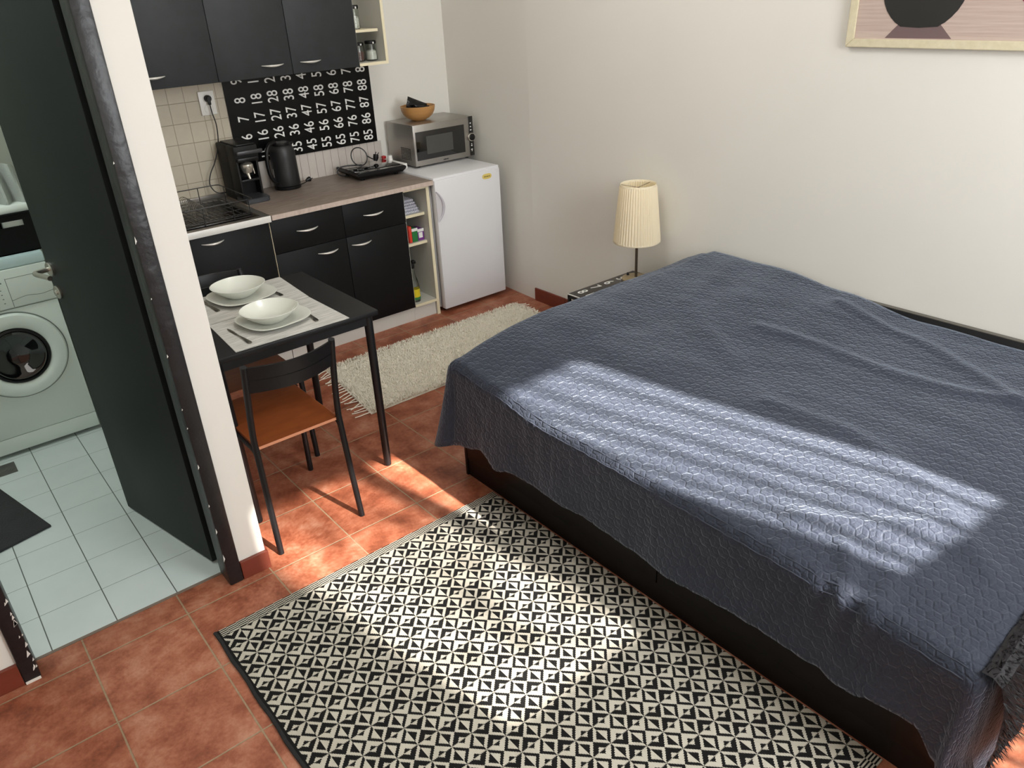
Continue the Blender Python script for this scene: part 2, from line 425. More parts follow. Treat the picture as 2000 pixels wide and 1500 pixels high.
def rot_about(x, y, ang):
    return Matrix.Translation((x, y, 0)) @ Matrix.Rotation(ang, 4, 'Z') @ Matrix.Translation((-x, -y, 0))
def text_into(bm, body, T, U, pos, cap, sx=1.0, depth=0.001, bold=0.0):
    """add lettering: T reading direction, U up direction, pos = centre of the word, cap = capital height"""
    cu = bpy.data.curves.new('tmp', 'FONT'); cu.body = body; cu.size = cap / 0.729; cu.align_x = 'CENTER'; cu.extrude = depth; cu.offset = bold
    cu.resolution_u = 4
    o = bpy.data.objects.new('tmp', cu); COL.objects.link(o)
    bpy.context.view_layer.update()
    me = bpy.data.meshes.new_from_object(o.evaluated_get(bpy.context.evaluated_depsgraph_get()))
    T = Vector(T); U = Vector(U); N = T.cross(U)
    xs = [v.co.x for v in me.vertices]; cx = (min(xs) + max(xs)) / 2
    n0 = len(bm.verts); bm.from_mesh(me); bm.verts.ensure_lookup_table()
    for v in bm.verts[n0:]:
        q = v.co.copy(); v.co = Vector(pos) + T * ((q.x - cx) * sx) + U * (q.y - cap / 2) + N * q.z
    bpy.data.objects.remove(o); bpy.data.curves.remove(cu); bpy.data.meshes.remove(me)

XR = 2.52; YK = 2.33; YF = -3.4; XL = -2.4; ZC = 3.25
# ------------------------------------------------------------------ the room
bm = B(); prism(bm, [(XL - .1, YF - .1), (2.75, YF - .1), (2.75, YK + .1), (-.05, YK + .1), (-.05, 0.135), (XL - .1, 0.135)], 'z', -0.08, 0.0)
struct('floor', bm, M['floor'])
bm = B(); box(bm, XL - .1, -0.05, 0.1352, YK + .1, -0.08, 0.0005); struct('floor_bathroom', bm, M['bathfloor'])
bm = B(); box(bm, XL - .1, 2.75, YF - .1, YK + .1, ZC, ZC + .1); struct('ceiling', bm, M['ceiling'])
bm = B(); box(bm, -0.10, 2.75, YK, YK + .12, 0, ZC); struct('wall_kitchen', bm, M['wall'])
bm = B(); prism(bm, [(XR, YF), (XR, 1.41), (2.573, YK), (2.75, YK), (2.75, YF)], 'z', 0, ZC); struct('wall_right', bm, M['wall'])
bm = B(); box(bm, -0.10, 0.003, 0.05, YK, 0, ZC); struct('wall_partition', bm, M['wall'])
bm = B(); box(bm, XL, -0.818, 0.05, 0.15, 0, ZC); box(bm, -0.818, -0.10, 0.05, 0.15, 2.12, ZC); struct('wall_bathroom', bm, M['wall'])
bm = B(); box(bm, XL - .1, XL, YF, YK, 0, ZC); struct('wall_left', bm, M['wall'])
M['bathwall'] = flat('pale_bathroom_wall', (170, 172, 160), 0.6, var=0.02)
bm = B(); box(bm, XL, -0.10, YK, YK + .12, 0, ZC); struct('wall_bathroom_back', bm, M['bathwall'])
# front wall with a tall two sash window (behind the camera) and an added side window
bm = B()
WX0, WX1, WZ0, WZ1 = 0.66, 1.88, 0.86, 3.02
VX0, VX1, VZ0, VZ1 = -1.7, -0.3, 1.2, 2.8
box(bm, XL, VX0, YF - .12, YF, 0, ZC); box(bm, VX1, WX0, YF - .12, YF, 0, ZC); box(bm, WX1, XR, YF - .12, YF, 0, ZC)
box(bm, WX0, WX1, YF - .12, YF, 0, WZ0); box(bm, WX0, WX1, YF - .12, YF, WZ1, ZC)
box(bm, VX0, VX1, YF - .12, YF, 0, VZ0); box(bm, VX0, VX1, YF - .12, YF, VZ1, ZC)
struct('wall_front', bm, M['wall'])
M['winframe'] = flat('white_window_frame', (228, 226, 220), 0.4)
def window(name, x0, x1, z0, z1, mull):
    bm = B(); f = 0.04; y0, y1 = YF - .09, YF - .04
    box(bm, x0, x0 + f, y0, y1, z0, z1); box(bm, x1 - f, x1, y0, y1, z0, z1); box(bm, x0, x1, y0, y1, z0, z0 + f); box(bm, x0, x1, y0, y1, z1 - f, z1)
    for m in mull: box(bm, m - .05, m + .05, y0, y1, z0, z1)
    w = struct(name, bm, M['winframe'])
    bm = B(); box(bm, x0 + .01, x1 - .01, YF - .066, YF - .062, z0 + .01, z1 - .01); obj('pane', bm, M['pane'], w, smooth=False)
    return w
w1 = window('window_1', WX0, WX1, WZ0, WZ1, [1.345])
bm = B()
for x in (1.455, 1.545, 1.635, 1.765): box(bm, x - .010, x + .010, YF - .115, YF - .10, WZ0, WZ1)
obj('window_bars', bm, M['winframe'], w1, smooth=False)
bm = B(); box(bm, WX0 + .03, WX1 - .03, YF - .035, YF - .03, 1.14, 1.79); obj('sun_block_band', bm, M['curtain'], w1, smooth=False)  # unseen opaque band, added to cut the sun between two lit patches
bm = B(); NSH = 60; cs = []  # unseen sheer cloth, added to weaken and mottle the sun
for i in range(NSH + 1):
    x = WX0 + .02 + (1.30 - WX0 - .02) * i / NSH; y = YF - .018 + .010 * math.sin(i * .9)
    cs.append([bm.verts.new((x, y, z)) for z in (WZ0, 1.8, WZ1)])
for a_, b_ in zip(cs, cs[1:]):
    for k in (0, 1): bm.faces.new((a_[k], b_[k], b_[k + 1], a_[k + 1]))
cs = []  # low piece added on the right sash to dim the floor sun
for i in range(41):
    x = 1.31 + (WX1 - .02 - 1.31) * i / 40; cs.append([bm.verts.new((x, YF - .018 + .010 * math.sin(i * .9), z)) for z in (WZ0, 1.16)])
for a_, b_ in zip(cs, cs[1:]): bm.faces.new((a_[0], b_[0], b_[1], a_[1]))
tag(obj('added_sun_sheer', bm, M['sheer']), 'sheer white curtain added behind the camera to weaken and mottle the sun', 'curtain')
window('window_2_added', VX0, VX1, VZ0, VZ1, [-1.0])  # unseen window, added for more ambient light
bm = B(); box(bm, VX0, VX1, YF - .03, YF - .025, VZ0, VZ1); tag(obj('roller_blind', bm, M['curtain'], smooth=False), 'white roller blind drawn over the added side window behind the camera', 'blind')

# door frame of the bathroom
bm = B(); box(bm, -0.150, -0.098, 0.035, 0.138, 0.0, 2.12, bev=0.006); box(bm, -0.112, -0.0985, 0.15, 0.26, 0.0, 2.12)
box(bm, -0.822, -0.775, 0.035, 0.150, 0.0, 2.12, bev=0.006); box(bm, -0.80, -0.12, 0.036, 0.149, 2.06, 2.12)
struct('trim_1', bm, M['frame_black'], smooth=True)
M['chip'] = flat('white_chipped_paint', (226, 224, 216), 0.8)
bm = B()
for z, s in ((0.36, .006), (0.52, .010), (0.67, .004), (0.74, .004), (0.93, .006), (1.12, .003), (1.30, .012), (1.52, .004), (0.25, .012), (0.13, .016)):
    w = 0.0016 + s * 0.10
    prism(bm, [(-0.1505 , z - s), (-0.1505 + w * 2, z - s * .3), (-0.1505 + w, z + s)], 'y', 0.0338, 0.0349)
for i in range(16):
    z = 0.03 + random.random() * 0.36; x = -0.7755 - random.random() * .012; s = 0.004 + random.random() * .01
    prism(bm, [(x - s * .5, z - s), (x + s * .4, z - s * .3), (x, z + s)], 'y', 0.0338, 0.0349)
box(bm, -0.820, -0.777, 0.033, 0.0349, 0.0, 0.010)
struct('trim_2', bm, M['chip'])
# skirting
bm = B(); box(bm, -0.097, 0.010, 0.036, 0.0495, 0, 0.078, bev=.002); struct('baseboard_partition', bm, M['skirting'])
bm = B(); box(bm, XL, -0.823, 0.036, 0.0495, 0, 0.085, bev=.002); struct('baseboard_bathroom', bm, M['skirting'])
bm = B(); y = 1.405
while y > YF + .1:
    box(bm, XR - .012, XR - .0005, y - .295, y, 0, 0.088, bev=.002); y -= .299
struct('baseboard_right', bm, M['skirting'])
bm = B(); box(bm, 0.0035, 0.014, 0.06, 1.64, 0, 0.08, bev=.002); struct('baseboard_partition_side', bm, M['skirting'])
# tiled splashbacks
bm = B(); box(bm, 0.005, 1.018, YK - .008, YK - .0003, 0.87, 1.52); struct('trim_3', bm, M['walltile'])
bm = B(); box(bm, 1.018, 1.995, YK - .008, YK - .0003, 0.87, 1.0285); struct('trim_4', bm, M['striptile'])
# threshold strip
bm = B(); box(bm, -0.775, -0.138, 0.126, 0.138, 0.0, 0.0022); struct('trim_5', bm, flat('grey_threshold', (120, 104, 92), 0.6))

# ------------------------------------------------------------------ kitchen: base cabinets
def bow_handle(x0, x1, y, z, parent, name='handle'):
    bm = B(); n = 13; pts = []; rs = []
    for i in range(n):
        u = i / (n - 1); s = math.sin(PI * u)
        pts.append((x0 + (x1 - x0) * u, y - 0.004 - 0.022 * s ** .8, z - 0.004 * s + 0.003)); rs.append(0.0022 + 0.0068 * s)
    tube(bm, pts, rs, 8, flat_z=0.7)
    return obj(name, bm, M['handle'], parent)
YD = 1.68                                     # plane of the base doors
t = thing('sink_cabinet', 'black sink base cabinet with one long handle at the far left of the kitchen', 'cabinet', (0.45, 2.0, 0))
bm = B(); box(bm, 0.016, 0.884, YD + .019, 2.30, 0.095, 0.838); obj('body', bm, M['cab_white'], t)
bm = B(); box(bm, 0.016, 0.884, 1.70, 1.716, 0, 0.094); obj('plinth', bm, M['cab_white'], t)
d = bxo('door', (0.455, 0.884, YD, YD + .018, 0.098, 0.838), M['cab_black'], t, bev=.0015); bow_handle(0.512, 0.630, YD, 0.790, d)
d = bxo('door', (0.018, 0.451, YD, YD + .018, 0.098, 0.838), M['cab_black'], t, bev=.0015); bow_handle(0.275, 0.395, YD, 0.790, d)

t = thing('base_cabinet', 'black base cabinet with two drawers above two doors under the grey worktop', 'cabinet', (1.3, 2.0, 0))
bm = B(); box(bm, 0.888, 1.732, YD + .019, 2.30, 0.095, 0.838); obj('body', bm, M['cab_white'], t)
bm = B(); box(bm, 0.888, 1.737, 1.70, 1.716, 0, 0.094); obj('plinth', bm, M['cab_white'], t)
bm = B(); box(bm, 0.8875, 0.8895, YD - .001, YD + .019, 0.095, 0.840); obj('edge_strip', bm, M['cream_edge'], t)
for x0, x1, h0, h1 in ((0.893, 1.325, 1.033, 1.162), (1.327, 1.737, 1.453, 1.587)):
    d = bxo('drawer', (x0, x1, YD, YD + .018, 0.648, 0.839), M['cab_black'], t, bev=.0015); bow_handle(h0, h1, YD, 0.748, d)
for x0, x1, h0, h1 in ((0.893, 1.3245, 1.136, 1.264), (1.3275, 1.737, 1.353, 1.484)):
    d = bxo('door', (x0, x1, YD, YD + .018, 0.095, 0.645), M['cab_black'], t, bev=.0015); bow_handle(h0, h1, YD, 0.593, d)

t = thing('open_shelf_unit', 'white open shelf unit with cream edges between the black doors and the fridge', 'shelf', (1.82, 2.0, 0))
bm = B(); box(bm, 1.738, 1.750, YD + .02, 2.28, 0.095, 0.838); obj('side_panel', bm, M['cab_inner'], t)
p = bxo('side_panel', (1.903, 1.921, YD + .004, 2.28, 0.0, 0.838), M['cab_inner'], t)
bxo('edge_band', (1.901, 1.922, YD, YD + .004, 0.0, 0.840), M['cream_edge'], p)
bxo('back_panel', (1.75, 1.903, 2.262, 2.274, 0.095, 0.838), M['cab_inner'], t)
bxo('top_rail', (1.738, 1.903, YD, 2.26, 0.828, 0.839), M['cream_edge'], t)
for z in (0.672, 0.492, 0.108):
    p = bxo('shelf', (1.75, 1.903, YD + .05 if z > .2 else YD + .004, 2.26, z - .016, z), M['cab_inner'], t)
    y0 = YD + .046 if z > .2 else YD
    bxo('edge_band', (1.740, 1.9025, y0, y0 + .004, z - .0165, z + .0002), M['cream_edge'], p)
bxo('plinth', (1.738, 1.901, 1.70, 1.716, 0, 0.091), M['cab_white'], t)

# things on the open shelves
def wavy_stack(x0, x1, y0, y1, z0, z1, layers, seed):
    bm = B(); rnd = random.Random(seed); h = (z1 - z0) / layers
    for k in range(layers):
        dx = rnd.uniform(-.006, .006); sh = 1 - 0.22 * k / layers
        cx = (x0 + x1) / 2 + dx; w = (x1 - x0) / 2 * (1 - 0.35 * (k / layers))
        box(bm, cx - w - .0, cx + w * .9, y0 + .01 * k, y1, z0 + h * k, z0 + h * (k + .92), bev=h * .4, seg=3)
    return bm
t = NT('striped_cloth'); wv = t.n('ShaderNodeTexWave'); wv.inputs['Scale'].default_value = 30; wv.inputs['Distortion'].default_value = 3; t.l(t.tc(), wv.inputs['Vector'])
t.set(color=t.ramp(wv.outputs[0], [(0.35, lin((232, 232, 236))), (0.55, lin((200, 200, 212))), (0.75, lin((120, 120, 150)))]), rough=0.9); M['stripecloth'] = t.m
tag(obj('folded_towels', wavy_stack(1.757, 1.893, 1.745, 2.02, 0.6725, 0.752, 5, 3), M['stripecloth']), 'folded white and grey striped kitchen cloths on the top open shelf', 'kitchen cloth', kind=None)
for nm, x0, x1, y0, h, mt, lb in (('red_carton', 1.786, 1.806, 1.742, .103, 'orange_red', 'tall narrow red carton on the middle open shelf'),
                                  ('green_carton', 1.809, 1.850, 1.745, .084, 'green', 'green carton between the red and the purple one on the middle open shelf'),
                                  ('purple_carton', 1.853, 1.897, 1.748, .072, 'purple', 'purple carton at the right on the middle open shelf')):
    q = thing(nm, lb, 'carton', ((x0 + x1) / 2, y0 + .05, 0.492))
    bxo('box', (x0, x1, y0, y0 + .09, 0.4925, 0.4925 + h), M[mt], q, bev=.002)
    if h < .1:
        bxo('flap', (x0 - .001, x1 + .001, y0 - .0015, y0 + .002, 0.4925 + h - .016, 0.4925 + h + .002), M['print_white'], q)
        bxo('printed_panel', (x0 + .006, x1 - .010, y0 - .001, y0, 0.51, 0.4925 + h - .02), M['print_white'] if nm == 'purple_carton' else M['green'], q)
q = thing('spray_bottle', 'clear detergent bottle with a yellow and green label on the bottom open shelf', 'bottle', (1.784, 1.745, 0.108))
bm = B(); lathe(bm, 1.784, 1.745, [(0.001, .1085), (.030, .1085), (.032, .118), (.032, .21), (.024, .25), (.012, .29), (.011, .33)], 24); obj('bottle_body', bm, M['jarglass'], q)
bm = B(); lathe(bm, 1.784, 1.745, [(.0326, .13), (.0326, .195)], 24, cap=False); obj('label', bm, M['yellow'], q)
bm = B(); lathe(bm, 1.784, 1.745, [(.0329, .125), (.0329, .142)], 24, cap=False); obj('label_band', bm, M['green'], q)
bm = B(); lathe(bm, 1.784, 1.745, [(.013, .33), (.014, .36), (.010, .37)], 20); box(bm, 1.772, 1.796, 1.715, 1.745, .365, .385, bev=.004); obj('spray_head', bm, M['blackplastic'], q)

# worktop and sink
bm = B(); box(bm, 0.897, 1.939, 1.652, YK - .009, 0.842, 0.870, bev=.003)
tag(obj('worktop', bm, M['worktop']), 'grey brown laminate worktop carrying the kettle and the hob', 'worktop')
wt = bpy.data.objects['worktop']
bm = B(); box(bm, 0.898, 1.940, 1.6505, 1.6535, 0.8425, 0.8685); obj('front_edge', bm, M['worktop_edge'], wt)
bm = B(); box(bm, 1.9375, 1.9405, 1.652, YK - .01, 0.8425, 0.8685); obj('side_edge', bm, M['worktop_edge'], wt)
t = thing('steel_sink', 'stainless steel sink top with a sunlit bright front edge left of the worktop', 'sink', (0.45, 2.0, 0.842))
bm = B()
sx0, sx1, sy0, sy1 = 0.44, 0.855, 1.70, 2.24
for a in ((0.006, sx0, 1.652, YK - .009), (sx1, 0.893, 1.652, YK - .009), (sx0, sx1, 1.652, sy0), (sx0, sx1, sy1, YK - .009)):
    box(bm, a[0], a[1], a[2], a[3], 0.862, 0.870)
obj('rim', bm, M['steel'], t)
bxo('front_lip', (0.006, 0.893, 1.650, 1.656, 0.836, 0.871), flat('sunlit_steel_lip', (232, 231, 226), 0.4, metal=0.1), t, bev=.002)  # sunlit brightness put into the lip colour, paler than the steel
bxo('back_upstand', (0.006, 0.897, YK - .030, YK - .0095, 0.870, 0.895), M['steel'], t, bev=.004)
bm = B(); box(bm, sx0 - .001, sx1 + .001, sy0 - .001, sy1 + .001, 0.855, 0.863)
obj('drainer', bm, flat('reflection_brown_steel', (56, 50, 44), 0.3, metal=0.4, var=.4, scale=14), t)  # dark grey-brown colour stands for reflections in the sink
# dish rack
t = thing('dish_rack', 'black wire dish rack with a row of plate loops standing on the sink', 'dish rack', (0.64, 1.97, 0.863))
bm = B(); rx0, rx1, ry0, ry1 = 0.448, 0.842, 1.715, 2.225
def rect_path(x0, x1, y0, y1, z, r=.03):
    pts = []
    for cx, cy, a0 in ((x1 - r, y1 - r, 0), (x0 + r, y1 - r, 90), (x0 + r, y0 + r, 180), (x1 - r, y0 + r, 270)):
        for k in range(5):
            a = math.radians(a0 + k * 22.5); pts.append((cx + r * math.cos(a), cy + r * math.sin(a), z))
    return pts
tube(bm, rect_path(rx0, rx1, ry0, ry1, 0.962), .0030, 6, closed=True)
tube(bm, rect_path(rx0 + .01, rx1 - .01, ry0 + .01, ry1 - .01, 0.885), .0025, 6, closed=True)
obj('rim', bm, M['blackwire'], t)
bm = B()
for k in range(12): x = rx0 + .03 + k * (rx1 - rx0 - .06) / 11; tube(bm, [(x, ry0 + .01, .885), (x, ry1 - .01, .885)], .0018, 5)
for k in range(5): y = ry0 + .05 + k * (ry1 - ry0 - .1) / 4; tube(bm, [(rx0 + .01, y, .883), (rx1 - .01, y, .883)], .0020, 5)
obj('base_wires', bm, M['blackwire'], t)
bm = B()
for x, y in ((rx0, ry0 + .08), (rx0, ry1 - .08), (rx1, ry0 + .08), (rx1, ry1 - .08), (rx0 + .12, ry0), (rx1 - .12, ry0), (rx0 + .12, ry1), (rx1 - .12, ry1)):
    bm = B(); tube(bm, [(x, y, .962), (x, y, .866)], .0024, 6); obj('upright', bm, M['blackwire'], t)
bm = B()
for k in range(11):
    y = 2.12 - k * .026; pts = []
    for j in range(9):
        a = PI * j / 8; pts.append((0.60 - .032 * math.cos(a), y, .886 + .068 * math.sin(a)))
    tube(bm, pts, .0018, 5)
obj('plate_loops', bm, M['satin'], t)
bm = B(); box(bm, rx0 + .012, rx1 - .012, ry0 + .012, ry1 - .012, 0.866, 0.874, bev=.003); obj('drip_tray', bm, flat('dim_reflection_sheet', (22, 19, 18), 0.25, var=.5, scale=10), t)  # dark sheet added to darken the reflecting area below the rack

# ------------------------------------------------------------------ wall cabinets
YU = 1.985; ZU = 1.521
t = thing('wall_cabinet', 'black three door wall cabinet with short chrome handles above the backsplash', 'cabinet', (1.1, 2.1, ZU))
bm = B(); box(bm, 0.006, 1.722, YU + .019, YK - .001, ZU + .001, 2.24); obj('body', bm, M['cab_white'], t)
for x0, x1, h in ((0.040, 0.460, None), (0.463, 0.884, (0.500, 0.619)), (0.887, 1.3065, (1.130, 1.257)), (1.3095, 1.727, (1.357, 1.482))):
    d = bxo('door', (x0, x1, YU, YU + .018, ZU, 2.24), M['cab_upper'], t, bev=.0015)
    if h: bow_handle(h[0], h[1], YU, 1.576, d)
t = thing('wall_shelf', 'narrow cream edged open wall shelf holding jars beside the black cabinet', 'shelf', (1.83, 2.1, ZU))
p = bxo('side_panel', (1.908, 1.923, YU + .003, YK - .001, ZU, 2.24), M['cab_inner'], t); bxo('edge_band', (1.907, 1.924, YU, YU + .003, ZU, 2.24), M['cream_edge'], p)
bxo('side_panel', (1.7285, 1.738, YU + .02, YK - .001, ZU + .016, 2.24), M['cab_white'], t)
bxo('back_panel', (1.738, 1.908, YK - .014, YK - .002, ZU + .016, 2.24), M['cab_inner'], t)
p = bxo('shelf', (1.729, 1.908, YU + .003, YK - .014, ZU, ZU + .016), M['cab_inner'], t); bxo('edge_band', (1.7285, 1.907, YU, YU + .003, ZU, ZU + .016), M['cream_edge'], p)
p = bxo('shelf', (1.738, 1.892, YU + .033, YK - .014, 1.699, 1.714), M['cream_edge'], t)
def jar(x, y, z, r, h, fill, label):
    q = thing('storage_jar', label, 'jar', (x, y, z), 'lidded glass jars on the wall shelf')
    bm = B(); lathe(bm, x, y, [(.001, z + .0006), (r * .9, z + .0006), (r, z + .006), (r, z + h * .82), (r * .88, z + h * .9), (r * .82, z + h * .9), (r * .92, z + h * .8), (r * .92, z + .008), (.001, z + .006)], 28, cap=False)
    obj('glass', bm, M['jarglass'], q)
    bm = B(); lathe(bm, x, y, [(.001, z + .007), (r * .90, z + .008), (r * .90, z + h * .5), (r * .6, z + h * .56), (.001, z + h * .57)], 24, cap=False); obj('contents', bm, M[fill], q)
    bm = B(); lathe(bm, x, y, [(.001, z + h * .87), (r * .98, z + h * .87), (r * 1.02, z + h * .9), (r * 1.02, z + h), (r * .9, z + h * 1.03), (.001, z + h * 1.03)], 28, cap=False); obj('lid', bm, M['blackplastic'], q)
    bxo('clasp', (x - .004, x + .004, y - r * 1.05 - .001, y - r * 1.0, z + h * .88, z + h * .97), M['print_white'], q)
jar(1.872, 2.09, ZU + .016, .034, .108, 'sugar', 'black lidded glass jar of white powder at the right on the lower wall shelf')
jar(1.800, 2.11, ZU + .016, .032, .102, 'coffee', 'black lidded glass jar of brown powder at the left on the lower wall shelf')
jar(1.792, 2.10, 1.714, .030, .125, 'sugar', 'black lidded glass jar alone on the upper wall shelf')

# number board
t = thing('number_board', 'black glass splashback board printed with rotated white numbers', 'splashback', (1.49, YK - .012, 1.029))
bm = B(); prism(bm, [(1.0185, 1.03), (1.967, 1.03), (1.967, 1.519), (1.0185, 1.519)], 'y', YK - .016, YK - .0085); obj('glass_panel', bm, flat('black_printed_glass', (10, 10, 10), 0.25, var=.1, spec=.2), t)
bm = B()
for tens in range(9):
    for u in range(5, 10):
        body = str(tens * 10 + u); zc = 1.079 + (u - 5) * .1018; xc = 1.902 - (8 - tens) * .1005
        if u == 9:
            body = body[0]; zc = 1.476
            if tens == 0: zc = 1.487
        text_into(bm, body, (0, 0, 1), (-1, 0, 0), (xc, YK - .0168, zc), .0685, sx=.74, depth=.0006, bold=.0004)
obj('printed_numbers', bm, M['print_white'], t, smooth=False)

# socket, plug and cable
t = thing('wall_socket', 'white double wall socket on the beige tiles', 'socket', (0.913, YK - .01, 1.33))
bxo('plate', (0.868, 0.957, YK - .022, YK - .0085, 1.329, 1.457), M['socket'], t, bev=.004)
for z in (1.418, 1.362):
    bm = B(); lathe(bm, 0.914, z, [(.024, YK - .0245), (.022, YK - .0245), (.020, YK - .018), (.001, YK - .018)], 28, ax='y', cap=False); lathe(bm, 0.914, z, [(.024, YK - .0245), (.026, YK - .022)], 28, ax='y', cap=False)
    obj('outlet', bm, M['socket'], t)
from mathutils import geometry as _g
def smooth_path(pts, n=10):
    out = []
    P = [Vector(p) for p in pts]; P = [P[0]] + P + [P[-1]]
    for i in range(1, len(P) - 2):
        for k in range(n):
            u = k / n
            out.append(0.5 * ((2 * P[i]) + (-P[i - 1] + P[i + 1]) * u + (2 * P[i - 1] - 5 * P[i] + 4 * P[i + 1] - P[i + 2]) * u * u + (-P[i - 1] + 3 * P[i] - 3 * P[i + 1] + P[i + 2]) * u ** 3))
    out.append(P[-2]); return out
# ------------------------------------------------------------------ coffee machine
t = thing('coffee_machine', 'slim black espresso machine with a chrome brewing head at the left end of the worktop', 'coffee machine', (0.975, 2.1, 0.870))
cx0, cx1 = 0.900, 1.040
bm = B()
box(bm, cx0, cx1, 2.13, 2.295, 0.874, 1.182, bev=.008)           # rear column
box(bm, cx0, cx1, 2.030, 2.15, 1.090, 1.182, bev=.010)            # head over the cup
box(bm, cx0, cx0 + .012, 2.02, 2.15, 0.90, 1.10, bev=.004); box(bm, cx1 - .012, cx1, 2.06, 2.15, 0.90, 1.10, bev=.004)
obj('housing', bm, M['blackmatte'], t)
bxo('top_tray', (cx0 + .02, cx1 - .012, 2.03, 2.27, 1.182, 1.190), M['blackplastic'], t, bev=.004)
bxo('lever_bar', (cx0 + .006, cx1 + .012, 1.990, 2.008, 1.138, 1.160), flat('dark_grey_lever', (52, 52, 54), .35), t, bev=.005)
bxo('control_lip', (cx0 + .004, cx1 - .02, 1.996, 2.008, 1.102, 1.122), M['blackplastic'], t, bev=.004)
bm = B(); lathe(bm, 0.964, 2.045, [(.001, 1.092), (.020, 1.090), (.035, 1.080), (.037, 1.066), (.034, 1.058), (.028, 1.040), (.025, 1.034), (.001, 1.034)], 32, cap=False); obj('brew_head', bm, M['chrome'], t)
bm = B(); tube(bm, [(.966, 2.06, 1.034), (.969, 2.052, 1.010), (.972, 2.045, .99)], [.012, .008, .006], 10); tube(bm, [(1.002, 2.055, 1.06), (1.004, 2.05, 1.02)], .003, 8); obj('spout', bm, M['chrome'], t)
bxo('cup_shelf', (cx0 + .016, cx1 - .014, 2.035, 2.13, 0.985, 0.997), M['blackplastic'], t, bev=.002)
bm = B(); prism(bm, [(cx0 + .004, 1.982), (cx1 - .012, 1.982), (cx1 + .006, 1.996), (cx1 + .010, 2.05), (cx1, 2.15), (cx0 + .004, 2.15)], 'z', 0.8705, 0.897)
bmesh.ops.bevel(bm, geom=list(bm.edges), offset=.003, segments=2, affect='EDGES'); obj('drip_tray', bm, flat('grey_drip_tray', (62, 64, 68), .35, metal=.3), t)

bm = B(); lathe(bm, 0.914, 1.418, [(.001, YK - .058), (.012, YK - .058), (.018, YK - .046), (.019, YK - .0245), (.001, YK - .0245)], 20, ax='y', cap=False)
box(bm, .906, .922, YK - .056, YK - .036, 1.385, 1.41, bev=.004); obj('power_plug', bm, M['blackplastic'], t)
bm = B(); tube(bm, smooth_path([(.914, YK - .047, 1.39), (.918, YK - .045, 1.34), (.925, YK - .05, 1.27), (.912, YK - .05, 1.17), (.873, YK - .05, 1.08), (.832, YK - .055, 1.02), (.812, YK - .06, .965), (.822, YK - .08, .925), (.85, YK - .09, .908), (.888, YK - .08, .905)]), .0034, 8)
obj('power_cord', bm, M['blackwire'], t)

# ------------------------------------------------------------------ kettle
kx, ky = 1.252, 2.205
t = thing('kettle', 'matte black electric kettle with a loop handle between the coffee machine and the hob', 'kettle', (kx, ky, 0.870))
bm = B(); lathe(bm, kx, ky, [(.001, .871), (.078, .871), (.080, .876), (.080, .888), (.070, .890), (.001, .890)], 40, cap=False); obj('power_base', bm, M['blackplastic'], t)
bm = B(); lathe(bm, kx, ky, [(.001, .891), (.076, .891), (.0785, .897), (.0775, .95), (.0755, 1.05), (.074, 1.085), (.070, 1.105), (.062, 1.118), (.056, 1.124), (.001, 1.124)], 48, cap=False); obj('jug', bm, flat('matte_black_enamel', (30, 30, 31), .42, var=.06), t)
bm = B(); lathe(bm, kx, ky, [(.001, 1.124), (.055, 1.1245), (.056, 1.132), (.050, 1.140), (.001, 1.142)], 36, cap=False); obj('lid', bm, M['blackplastic'], t)
A = rot_about(kx, ky, math.radians(205))
bm = B()
pts = smooth_path([(kx + .045, ky, 1.146), (kx + .095, ky, 1.140), (kx + .128, ky, 1.10), (kx + .138, ky, 1.03), (kx + .128, ky, .965), (kx + .098, ky, .925), (kx + .068, ky, .918)], 6)
tube(bm, pts, .0115, 12); xf(bm, A); obj('handle', bm, M['blackplastic'], t)
bm = B(); tube(bm, [(kx + .088, ky - .015, 1.0), (kx + .086, ky - .015, .95)], .004, 8); xf(bm, A); obj('water_gauge', bm, M['steel_dark'], t)
bm = B(); prism(bm, [(kx - .05, 1.10), (kx - .088, 1.128), (kx - .05, 1.13)], 'y', ky - .02, ky + .02); xf(bm, rot_about(kx, ky, math.radians(200))); obj('pouring_lip', bm, M['blackplastic'], t)
t2 = t
bm = B(); tube(bm, smooth_path([(1.335, 2.215, .8745), (1.36, 2.222, .875), (1.388, 2.23, .880)]), .003, 8); obj('power_cord', bm, M['blackwire'], t2)
bm = B(); tube(bm, [(1.385, 2.23, .886), (1.402, 2.233, .890), (1.414, 2.235, .891)], [.006, .014, .016], 14); tube(bm, [(1.414, 2.229, .893), (1.432, 2.232, .893)], .0025, 6); tube(bm, [(1.414, 2.241, .889), (1.432, 2.244, .889)], .0025, 6); obj('power_plug', bm, M['blackplastic'], t2)

# ------------------------------------------------------------------ induction hob
hx0, hx1, hy0, hy1 = 1.617, 1.955, 1.960, 2.275
HM = rot_about(1.79, 2.12, math.radians(-3))
t = thing('portable_hob', 'black portable induction hob lying on the right end of the worktop', 'hob', (1.79, 2.12, 0.870))
bm = B(); 
lo = [(hx0 + .02, hy0 + .015), (hx1 - .02, hy0 + .015), (hx1 - .02, hy1 - .02), (hx0 + .02, hy1 - .02)]
hi = [(hx0, hy0), (hx1, hy0), (hx1, hy1), (hx0, hy1)]
A_ = [bm.verts.new((x, y, .885)) for x, y in lo]; B_ = [bm.verts.new((x, y, .905)) for x, y in hi]; C_ = [bm.verts.new((x, y, .921)) for x, y in hi]
bm.faces.new(A_[::-1]); bm.faces.new(C_)
for i in range(4): bm.faces.new((A_[i], A_[(i + 1) % 4], B_[(i + 1) % 4], B_[i])); bm.faces.new((B_[i], B_[(i + 1) % 4], C_[(i + 1) % 4], C_[i]))
